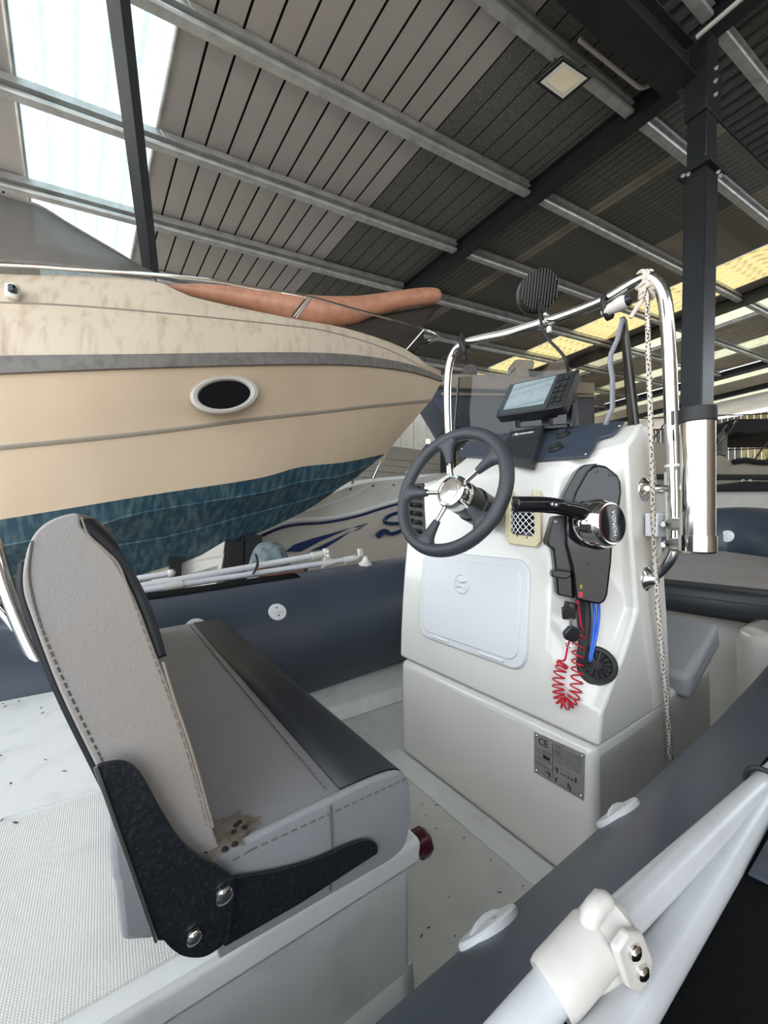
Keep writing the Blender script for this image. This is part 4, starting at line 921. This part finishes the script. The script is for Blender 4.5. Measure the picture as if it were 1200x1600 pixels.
# hub, turned to starboard
hn_ = V((-.16, -.98, .06)).normalized(); hcn = at(950, 818, D=.845)
prof = [(.048, -.048), (.054, -.036), (.056, -.026), (.054, -.012), (.050, .002), (.044, .010), (.040, .010)]
hb = obj('lever_hub', G().lathe(prof + [(.002, .010)], hcn, hn_, 40), M['chrome'], ec)
obj('badge_rim', G().lathe([(.0405, .009), (.0405, .0118), (.036, .0122), (.002, .0122)], hcn, hn_, 36), M['maroon'], hb)
bdg = obj('badge', G().lathe([(.0385, .010), (.0385, .0132), (.002, .0138)], hcn, hn_, 36), M['gblack'], hb)
hz = (Z - hn_ * Z.dot(hn_)).normalized(); hrx = hz.cross(hn_); hrx = hrx if hrx.dot(RT) > 0 else -hrx
text('HONDA', 'lettering', hcn + hn_ * .0142, hz, -hrx, .0145, M['white'], bdg, .0004)
# lever and grip
lv = cv3([at(u, v, D=d) for u, v, d in ((938, 812, .895), (915, 803, .855), (893, 796, .835), (874, 792, .82))], 6)
obj('lever', G().tube(lv, [.033, .031, .029, .027, .025, .023, .021, .0195, .0185, .018, .0175, .017, .0165, .016, .016, .016, .016, .016, .0155], 14), M['gblack'], ec)
gp = cv3([at(u, v, D=d) for u, v, d in ((880, 793, .825), (868, 790.5, .815), (845, 788.5, .805), (812, 788.5, .795), (805, 788.5, .793))], 5)
grp = obj('grip', G().tube(gp, [.0165] * (len(gp) - 2) + [.0155, .012], 16), M['gblack'], ec)
tb = at(866, 788, D=.792); tn = (CAM - tb).normalized()
tbx = (gp[0] - gp[8]).normalized(); tby = tn.cross(tbx)
tbo = obj('trim_button', G().prism([tb + tbx * (.014 * math.cos(a)) + tby * (.0085 * math.sin(a)) for a in [2 * math.pi * k / 20 for k in range(20)]], tn * .003), M['grey'], grp, bevel=.001)
g = G()
for k, s_ in ((-.005, 1), (.005, -1)): g.prism([tb + tn * .0032 + tbx * (k + a) + tby * b * s_ for a, b in ((-.003, -.003), (.003, -.003), (.003, .001), (0, .0045), (-.003, .001))], tn * .0004)
obj('trim_arrows', g, M['white'], tbo)
# cables from the control down to the grommet
cab = empty('control_cables', gc, 'bundle of blue and black cables dropping from engine control into the round grommet', 'cables')
for off_, m, r in ((0, 'blue', .0036), (8, 'blue', .0036)):
    obj('blue_cable', G().tube(cv3([cs(927 + off_, 935, .03), cs(929 + off_ * .8, 965, .02), cs(926 + off_ * .5, 1000, .02), cs(921 + off_ * .3, 1030, .014), cs(922, 1042, .001)], 6), r, 8), M[m], cab)
for u0, u1, r in ((905, 912, .008), (916, 914, .009), (908, 908, .007)):
    obj('black_cable', G().tube(cv3([cs(u0, 935, .03), cs(u0 + 2, 970, .022), cs(u1, 1008, .022), cs(u1 - 2, 1030, .018), cs(u1 + 6, 1044, .001)], 6), r, 8), M['rubber'], cab)
# kill cord and keys
ks = empty('kill_cord', at(885, 1110, D=.9), 'red coiled kill cord hanging from the engine control', 'cord')
path = cv3([cs(u, v, .032 if v < 1030 else .020) for u, v in ((905, 985), (903, 1020), (902, 1050), (899, 1080), (891, 1097), (881, 1099), (874, 1088), (872, 1068), (876, 1045), (880, 1036))], 40)
g = G(); hl = []; ph = 0.0
for i, p in enumerate(path):
    a = path[max(0, i - 1)]; b = path[min(len(path) - 1, i + 1)]; t = (b - a).normalized(); n1 = (FW - t * FW.dot(t)).normalized(); n2 = t.cross(n1)
    ph += 2 * math.pi / 17; rr = .0125
    hl.append(p + n2 * (math.cos(ph) * rr) + n1 * (math.sin(ph) * rr * .8))
g.tube(hl, .0019, 6); obj('coil', g, M['red'], ks, ang=180)
obj('cord', G().tube(cv3([hl[-1], cs(883, 1030, .025), cs(887, 1010, .035), cs(892, 995, .045)], 6), .0022, 6), M['red'], ks)
obj('cord', G().tube(cv3([hl[0], cs(908, 975, .045), cs(905, 955, .05), cs(902, 938, .05)], 6), .0022, 6), M['red'], ks)
key = empty('boat_key', at(893, 990, D=.88), 'black headed key with float hanging below the engine control', 'key')
obj('ignition_barrel', G().cyl(at(893, 942, D=.89), at(891, 952, D=.89), .015, 16), M['black'], key)
obj('key_head', G().prism([at(u, v, D=.875) for u, v in ((879, 949), (900, 949), (901, 966), (897, 969), (880, 968))], FW * .008), M['black'], key, bevel=.002)
obj('key_shank', G().prism([at(u, v, D=.873) for u, v in ((889, 966), (895, 966), (896, 984), (891, 984))], FW * .003), M['chrome'], key)
obj('key_fob', G().prism([at(u, v, D=.868) for u, v in ((882, 990), (893, 978), (905, 982), (907, 998), (898, 1005), (884, 1000))], FW * .014), M['black'], key, bevel=.003)
obj('key_ring', G().tube([at(889 + 5 * math.cos(a), 1006 + 6 * math.sin(a), D=.872) for a in [2 * math.pi * k / 16 for k in range(16)]], .0012, 6, closed=True), M['chrome'], key)

# ------------------------------------------------------------------ stainless arch over the console
AX = 1.10
arch = empty('console_arch', (AX, .77, .7), 'polished stainless tube arch standing over the console', 'arch')
apx = [(1010, 904), (1028, 893), (1043, 875), (1051, 855), (1053, 830), (1052, 740), (1048, 620), (1045, 540), (1040, 478), (1032, 448), (1018, 434), (1002, 436), (980, 448), (950, 466), (910, 483), (870, 497), (830, 509), (790, 521), (755, 528), (728, 535), (711, 548), (702, 572), (699, 610), (700, 660), (703, 715)]
ap = [at(u, v, x=AX) for u, v in apx]; ap[0] = at(1010, 904, y=.432)
ap += [V((AX, ap[-1].y, .80)), V((AX, ap[-1].y, .66)), V((AX, 1.10, .62))]
obj('arch_tube', G().tube(cv3(ap, 6), .0150, 18), M['chrome'], arch, ang=180)
p0 = at(1005, 765, y=.428); p1 = V((p0.x, ap[5].y, p0.z - .003))
fl0 = obj('arm', G().cyl(at(1005, 765, y=.43), at(1050, 763, x=AX), .011, 14), M['chrome'], arch)
for u, v in ((1005, 765), (1009, 904)):
    obj('flange', G().lathe([(.030, 0), (.029, .004), (.019, .012), (.015, .024)], at(u, v, y=.432), (0, -1, 0), 24), M['chrome'], arch)
def tie(c, ax, r, m, nm, par, w_=.006):
    return obj(nm, G().lathe([(r, -w_ / 2), (r + .002, -w_ / 2), (r + .002, w_ / 2), (r, w_ / 2)], c, ax, 20), m, par)
def lead(pts, r, m, name, label): 
    o = obj(name, G().tube(cv3(pts, 6), r, 8), m, None); return tag(o, label, 'cable')
c = at(1052, 728, x=AX); tie(c, Z, .0155, M['white'], 'cable_tie', arch, .006)
obj('cable_tie_head', G().ball(at(1066, 728, x=AX - .02), .006, 8), M['white'], arch)
lead([at(1040, 738, x=AX - .01), at(1041, 780, x=AX - .01), at(1043, 830, x=AX - .01), at(1045, 850, x=AX - .01)], .0035, M['ring'], 'thin_cable', 'thin pale cable tied along the starboard leg of the arch')
obj('tube_slot', G().box(at(1052, 655, x=AX) + V((-.0145, -.004, 0)), (.004, .006, .032)), M['black'], arch)
# rod holder clamped outside the leg
rc = V((1.055, 0, 0)); rt_, rb_ = at(1090, 655, x=1.0), at(1090, 850, x=1.0)
rh = empty('rod_holder', rb_, 'chrome rod holder tube with black rim clamped to the starboard leg of the arch', 'rod holder')
ra = (rt_ - rb_).normalized(); rl_ = (rt_ - rb_).length; RR = .030
obj('holder_tube', G().lathe([(RR - .003, rl_), (RR, rl_ - .001), (RR, .0), (RR - .004, -.002), (.002, -.002)], rb_, ra, 32), M['chrome'], rh)
obj('end_cap', G().lathe([(RR, .018), (RR + .0025, .018), (RR + .0025, -.014), (RR - .002, -.018), (.002, -.018)], rb_, ra, 32), M['chrome'], rh)
obj('rim', G().lathe([(RR - .004, rl_ + .022), (RR + .002, rl_ + .022), (RR + .0025, rl_ - .006), (RR, rl_ - .008)], rb_, ra, 32), M['rubber'], rh)
for v in (819, 851):
    a = at(1052, v, x=AX); b = at(1076, v, x=1.0)
    obj('clamp', G().tube([at(1034, v, x=AX - .005), a, b, at(1080, v, x=1.0)], [.010, .0185, .0135, .012], 14, sx=.9), M['steel'], rh)
    obj('clamp_bolt', G().cyl(at(1040, v, x=AX - .012), at(1036, v + 1, x=AX - .04), .005, 8), M['steel'], rh)
# round work lamp on the arch
lc = at(839, 457, D=1.30); la = (RT * .16 + FW * .93 + V((0, 0, .30))).normalized()
sl_ = empty('work_lamp', at(848, 495, x=AX), 'round black finned work lamp on the middle of the arch', 'lamp')
LR = .062
obj('lamp_body', G().lathe([(.02, -.03), (LR * .86, -.028), (LR * .9, -.02), (LR * .9, .012), (LR, .016), (LR, .034), (LR * .9, .036), (.002, .036)], lc, la, 36), M['black'], sl_)
u_ = la.orthogonal().normalized(); w__ = la.cross(u_); u_ = RT - la * RT.dot(la); u_.normalize(); w__ = la.cross(u_)
for k in range(-6, 7):
    x_ = k * LR * .14; hgt = math.sqrt(max(.0001, (LR * .95) ** 2 - x_ ** 2))
    obj('cooling_fin', G().box(lc - la * .028 + u_ * x_, (.003, hgt * 2, .040), (u_, w__, la)), M['black'], sl_)
obj('lamp_bracket', G().tube([lc - Z * .045 + u_ * .02, at(852, 492, x=AX), at(851, 500, x=AX)], .007, 8), M['steel'], sl_)
obj('lamp_clamp', G().lathe([(.0155, -.012), (.019, -.012), (.019, .012), (.0155, .012)], at(851, 503, x=AX), (at(870, 497, x=AX) - at(830, 509, x=AX)), 16), M['steel'], sl_)
obj('wing_nut', G().box(at(858, 515, x=AX), (.012, .012, .02)), M['wplast'], sl_, bevel=.003)
lead([lc - la * .03 - Z * .03, at(845, 500, x=AX - .03), at(853, 525, x=AX - .02), at(874, 548, x=AX), at(884, 562, x=AX), at(888, 580, x=AX + .02)], .0045, M['rubber'], 'lamp_cable', 'black cable looping from the round lamp to the chartplotter')
# white float light strapped under the arch
fl1 = empty('float_light', at(962, 472, x=AX), 'white float light held under the arch by a black strap', 'light')
fa, fb = at(940, 484, x=AX - .01), at(983, 462, x=AX - .01)
fx = [fa.lerp(fb, k / 8) - Z * .010 for k in range(9)]
obj('float_body', G().tube(fx, [.006, .012, .0135, .015, .0165, .018, .019, .017, .008], 14), M['wnylon'], fl1)
obj('light_cap', G().tube([fx[7], fx[8], fx[8] + (fx[8] - fx[7]) * .8], [.014, .015, .008], 12), M['black'], fl1)
ad = (fb - fa).normalized(); sc_ = at(949, 472, x=AX) - Z * .012; e1 = Z - ad * Z.dot(ad); e1.normalize(); e2 = ad.cross(e1)
g = G(); rr1 = [sc_ + e1 * (math.cos(a) * .036) + e2 * (math.sin(a) * .024) for a in [2 * math.pi * k / 24 for k in range(24)]]
g.loft([[p - ad * .006 for p in rr1], [p + ad * .006 for p in rr1]], closed=True)
for q in range(0): pass
obj('strap', g, M['rubber'], fl1, solid=.003)
# black strap knotted on port corner
kb = empty('black_strap', at(724, 540, x=AX), 'black buckled strap knotted round the port corner of the arch', 'strap')
obj('loop', G().lathe([(.0155, -.012), (.021, -.012), (.021, .012), (.0155, .012)], at(726, 537, x=AX), at(728, 535, x=AX) - at(711, 548, x=AX), 14), M['rubber'], kb)
obj('tail', G().tube(cv3([at(722, 524, x=AX), at(721, 533, x=AX - .02), at(725, 545, x=AX - .02), at(727, 555, x=AX - .01), at(727, 561, x=AX)], 4), [.009, .008, .009, .006, .010], 8), M['rubber'], kb)
# port rod holder seen through the wheel
pr_ = empty('rod_holder', at(655, 730, x=1.02), 'tilted chrome rod holder seen through the steering wheel', 'rod holder')
obj('holder_tube', G().cyl(at(640, 745, x=1.02), at(672, 704, x=1.08), .024, 20), M['chrome'], pr_)
obj('rim', G().cyl(at(668, 709, x=1.07), at(675, 700, x=1.085), .028, 20), M['rubber'], pr_)
obj('arm', G().cyl(at(676, 708, x=1.08), at(702, 692, x=AX), .009, 10), M['chrome'], pr_)
obj('clamp_knob', G().ball(at(700, 691, x=AX - .02), .018, 10, (1.3, 1.0, .6)), M['rubber'], pr_)
# rope from the arch corner to the deck
rp = empty('white_rope', at(1046, 1165, y=.42), 'white flecked rope knotted on the arch and hanging to the deck', 'rope')
rpx = [(1011, 452, .915), (1012, 500, .925), (1013, 560, .93), (1016, 640, .935), (1019, 740, .94), (1021, 830, .945), (1026, 930, .955), (1033, 1010, .975), (1040, 1080, .99), (1045, 1140, 1.005), (1047, 1185, 1.02)]
rc_ = cv3([at(u, v, D=d) for u, v, d in rpx], 10); 
obj('strand', G().tube(rc_, .0052, 10), M['rope'], rp, ang=180)
g = G(); k_ = 0
for i in range(0, len(rc_) - 1):
    for f in (0, .33, .66):
        p = rc_[i].lerp(rc_[i + 1], f); a = k_ * 2.0; k_ += 1; g.ball(p + RT * (math.cos(a) * .0046) + FW * (-abs(math.sin(a)) * .0046), .0017, 6, (1, 1, 1.8))
fk = obj('fleck', g, M['fleck'], rp); fk['kind'] = 'stuff'
tx = (ap[11] - ap[12]).normalized()
g = G()
for k, o_ in enumerate((-.012, 0, .011)):
    c = at(1003 + k * 3, 437, x=AX); g.tube([c + (Z * math.cos(a) + FW * math.sin(a)) * .019 + RT * o_ * .4 for a in [2 * math.pi * j / 18 for j in range(18)]], .0048, 8, closed=True)
obj('turns', g, M['rope'], rp)
g = G(); kc_ = at(1010, 447, D=.93)
for k in range(5): g.tube(cv3([kc_ + RT * (.014 * math.cos(a + k)) - Z * (k * .006) + FW * (.010 * math.sin(a + k)) + Z * .004 * math.sin(2 * a) for a in [2 * math.pi * j / 8 for j in range(8)]], 3, True), .0046, 8, closed=True)
obj('knot', g, M['rope'], rp)
obj('tail', G().tube(cv3([at(1009, 458, D=.925), at(1003, 470, D=.93), at(993, 484, D=.935), at(985, 497, D=.94)], 6), .0048, 8), M['rope'], rp)

# ------------------------------------------------------------------ chartplotter and radio on the dash
cpb = empty('chartplotter', at(838, 672, x=1.04), 'black chartplotter with pale reflective screen on a tilting bracket', 'chartplotter')
q = [at(774, 651, x=1.00), at(879, 636, x=1.00), at(902, 578, x=1.062), at(796, 601, x=1.062)]
qn = (q[1] - q[0]).cross(q[3] - q[0]).normalized(); qn = qn if qn.dot(CAM - q[0]) > 0 else -qn
def qp(a, b, o=0.0): return q[0].lerp(q[1], a).lerp(q[3].lerp(q[2], a), b) + qn * o
obj('case', G().prism([qp(a, b) for a, b in ((.01, 0), (.97, 0), (1, .03), (1, .97), (.98, 1), (.01, 1), (0, .97), (0, .03))], -qn * .032), M['black'], cpb, bevel=.004, bseg=3)
obj('back', G().prism([qp(a, b, -.03) for a, b in ((.2, .1), (.8, .1), (.8, .8), (.2, .8))], -qn * .03), M['black'], cpb, bevel=.01)
obj('bezel', G().prism([qp(a, b, .0005) for a, b in ((.02, .02), (.775, .02), (.775, .98), (.02, .98))], qn * .001), M['gblack'], cpb)
scr = obj('screen', G().prism([qp(a, b, .0014) for a, b in ((.10, .16), (.72, .16), (.735, .95), (.10, .95))], qn * .0006), M['screen'], cpb)
for b, rows in ((.82, 1), (.64, 1), (.50, 1), (.34, 1), (.22, 1)):
    for a in (.815, .90): obj('button', G().prism([qp(a + x_, b + y_, .0005) for x_, y_ in ((-.03, -.045), (.03, -.045), (.03, .045), (-.03, .045))], qn * .003), M['rubber'], cpb, bevel=.001)
obj('mount_cable', G().tube([qp(.97, 1, -.01), qp(.97, 1.06, -.01)], .006, 8), M['rubber'], cpb)
b0_, b1_ = at(800, 668, x=1.06), at(888, 655, x=1.06)
obj('bracket_base', G().prism([at(798, 668, x=1.09), at(892, 661, x=1.09), at(892, 668, x=1.09), at(798, 675, x=1.09)], X * .03), M['black'], cpb, bevel=.003)
for (ua, va), (ub, vb) in (((801, 676), (801, 640)), ((889, 668), (890, 618))):
    obj('bracket_arm', G().prism([at(ua - 5, va, x=1.09), at(ua + 6, va, x=1.09), at(ub + 5, vb, x=1.09), at(ub - 4, vb, x=1.09)], X * .025), M['black'], cpb, bevel=.003)
obj('bracket_knob', G().cyl(at(893, 622, x=1.06), at(899, 621, x=1.06), .013, 14), M['black'], cpb)
obj('bracket_arm', G().prism([at(846, 668, x=1.09), at(858, 667, x=1.09), at(858, 640, x=1.09), at(846, 640, x=1.09)], X * .02), M['black'], cpb)
# black ribbed instrument box
rt4 = [dpx(u, v, .030) for u, v in ((797, 674), (849, 666), (830, 721), (777, 712))]
rb_x = empty('radio_box', sum(rt4, V()) / 4 - dN * .03, 'dark ribbed instrument box on the dash with white lettering', 'instrument')
rbo = obj('box', G().prism(rt4, -dN * .028), M['grey'], rb_x, bevel=.003)
for k in range(11):
    f = .36 + k * .055
    obj('rib', G().tube([rt4[0].lerp(rt4[3], f).lerp(rt4[1].lerp(rt4[2], f), .04) + dN * .0004, rt4[0].lerp(rt4[3], f).lerp(rt4[1].lerp(rt4[2], f), .96) + dN * .0004], .0011, 5), M['black'], rb_x)
tx_ = (rt4[1] - rt4[0]); text('Raymarine', 'lettering', rt4[0].lerp(rt4[3], .17).lerp(rt4[1].lerp(rt4[2], .17), .48) + dN * .0008, tx_, dT, .0185, M['white'], rbo, .0004, shear=.25)

# ------------------------------------------------------------------ folded white awning frames on both tubes
def frame_pole(nm, pts, r, par): return obj(nm, G().tube([V(p) for p in pts], r, 18), M['wpole'], par)
sf = empty('awning_frame', (.5, .13, .48), 'folded white awning poles lying on the near tube at bottom right', 'awning frame')
A0, A1 = at(700, 1735, D=.215), at(900, 1503, D=.25); A2 = at(1210, 1209, D=.50); A3 = A2 + (A2 - A1) * 1.2
Bq0, Bq1 = at(900, 1700, D=.21), at(1185, 1262, D=.44); B3 = Bq1 + (Bq1 - Bq0) * 1.0
frame_pole('pole', [A0, A1, A1.lerp(A2, .12)], .0122, sf); frame_pole('pole', [A1.lerp(A2, .06), A2, A3], .0118, sf); frame_pole('pole', [Bq0, Bq1, B3], .0138, sf)
ad_ = (A1 - A0).normalized(); asx = ad_.cross(Z).normalized(); asu = asx.cross(ad_)
sl1 = obj('jaw_slide', G().lathe([(.0122, -.020), (.0155, -.022), (.0165, -.018), (.0165, .018), (.0155, .021), (.0122, .021)], A1 - ad_ * .001, ad_, 28), M['wnylon'], sf)
jc = A1 + ad_ * .028
obj('jaw_end', G().lathe([(.0118, -.012), (.0150, -.012), (.0158, .010), (.0118, .014)], jc, ad_, 24), M['wnylon'], sf)
obj('jaw_lug', G().tube(cv3([jc + asu * .008 - ad_ * .012, jc + asu * .0155 - ad_ * .008, jc + asu * .018 - ad_ * .001, jc + asu * .0165 + ad_ * .006, jc + asu * .010 + ad_ * .009], 5), [.0058] * 6 + [.0062] * 6 + [.0058] * 5 + [.005, .004, .002, .001], 16), M['wnylon'], sf)
ear = obj('jaw_ear', G().prism([jc + asx * .0145 + ad_ * a + asu * b for a, b in ((-.010, .016), (.002, .018), (.012, .008), (.013, -.012), (.006, -.022), (-.006, -.022), (-.012, -.010))], asx * .006), M['wnylon'], sf, bevel=.002)
for b in (.006, -.010):
    obj('bolt', G().lathe([(.0046, 0), (.0044, .002), (.0028, .0032), (.001, .0034)], jc + asx * .0205 + asu * b + ad_ * .001, asx, 16), M['chrome'], ear)
obj('jaw_ear', G().prism([jc - asu * .014 + ad_ * a + asx * b for a, b in ((-.03, -.010), (.004, -.010), (.004, .012), (-.03, .012))], -asu * .010), M['wnylon'], sf, bevel=.003)
sd_ = (A2 - A1).normalized(); pA_ = A1.lerp(A2, .90); bd_ = (Bq1 - Bq0).normalized(); pB_ = Bq0 + bd_ * (pA_ - Bq0).dot(bd_)
sc2 = (pA_ + pB_) / 2; e2 = (pB_ - pA_); hw = e2.length / 2 + .0165; e2.normalize(); e1 = sd_.cross(e2).normalized(); strp = G()
strp.tube([sc2 + e1 * (math.cos(a) * .0175) + e2 * (math.sin(a) * hw) for a in [2 * math.pi * k / 24 for k in range(24)]], .0032, 8, closed=True)
so2 = obj('black_strap', strp, M['rubber'], None); tag(so2, 'black strap tying the white poles on the near tube', 'strap')

pf = empty('awning_frame', (.6, 1.72, .55), 'folded white awning poles lying along the far port tube', 'awning frame')
PY = 1.74
U0, U1 = at(-40, 962, y=PY), at(505, 866, y=PY); W0, W1 = at(200, 926, y=PY - .01), at(558, 872, y=PY - .01)
frame_pole('pole', [U0, U1], .0135, pf); frame_pole('pole', [W0 - (W1 - W0) * .4, W1], .0125, pf)
frame_pole('pole', [at(210, 905, y=PY + .10), at(262, 897, y=PY + .10)], .0125, pf)
obj('pole_end', G().ball(at(267, 896, y=PY + .10), .018, 10), M['wnylon'], pf)
dU = (U1 - U0).normalized()
for c in (at(496, 867.5, y=PY), at(546, 874, y=PY - .01), at(512, 880, y=PY - .01), at(272, 915, y=PY - .01)):
    obj('sleeve', G().cyl(c - dU * .03, c + dU * .03, .0175, 16), M['wnylon'], pf)
jl = obj('jaw_lug', G().prism([at(u, v, y=PY - .02) for u, v in ((508, 858), (514, 857), (516, 868), (519, 874), (508, 877))], Y * .03), M['wnylon'], pf, bevel=.003)
for v in (862, 868): obj('bolt', G().cyl(at(512, v, y=PY - .02), at(512, v, y=PY - .028), .004, 8), M['steel'], jl)
TBV = BVHTree.FromPolygons([tuple(p) for p in TUBEG.v], TUBEG.f); mp_ = TBV.ray_cast(CAM, ray(571, 882))[0] or at(571, 884, y=1.6)
obj('mount', G().lathe([(.034, -.004), (.033, .006), (.020, .016), (.013, .030), (.012, .040)], mp_, V((0, -.1, 1)), 24), M['wnylon'], pf)
obj('mount_eye', G().prism([at(u, v, y=PY - .02) for u, v in ((561, 858), (566, 857), (568, 865), (570, 868), (562, 871))], Y * .02), M['wnylon'], pf, bevel=.003)
tg = obj('pole_lashing', G().tube(cv3([at(u, v, y=PY - .03) for u, v in ((399, 865), (402, 878), (399, 890), (395, 897), (403, 884), (401, 868))], 4), .004, 6), M['rubber'], None); tag(tg, 'thin dark cord lashing the white poles above the port tube', 'cord')
# stainless tow bar behind the bench
tb_ = empty('tow_arch', at(72, 1055, z=.34), 'polished stainless tow bar rising behind the backrest at the left edge', 'bar')
obj('bar_tube', G().tube(cv3([at(76, 1062, D=1.12), at(45, 1005, D=1.12), at(12, 925, D=1.12), at(-12, 850, D=1.12), at(-80, 660, D=1.12)], 6), .0205, 16), M['chrome'], tb_)
obj('bar_tube', G().tube(cv3([at(54, 1030, D=1.14), at(20, 975, D=1.15), at(-20, 930, D=1.16)], 5), .014, 12), M['chrome'], tb_)
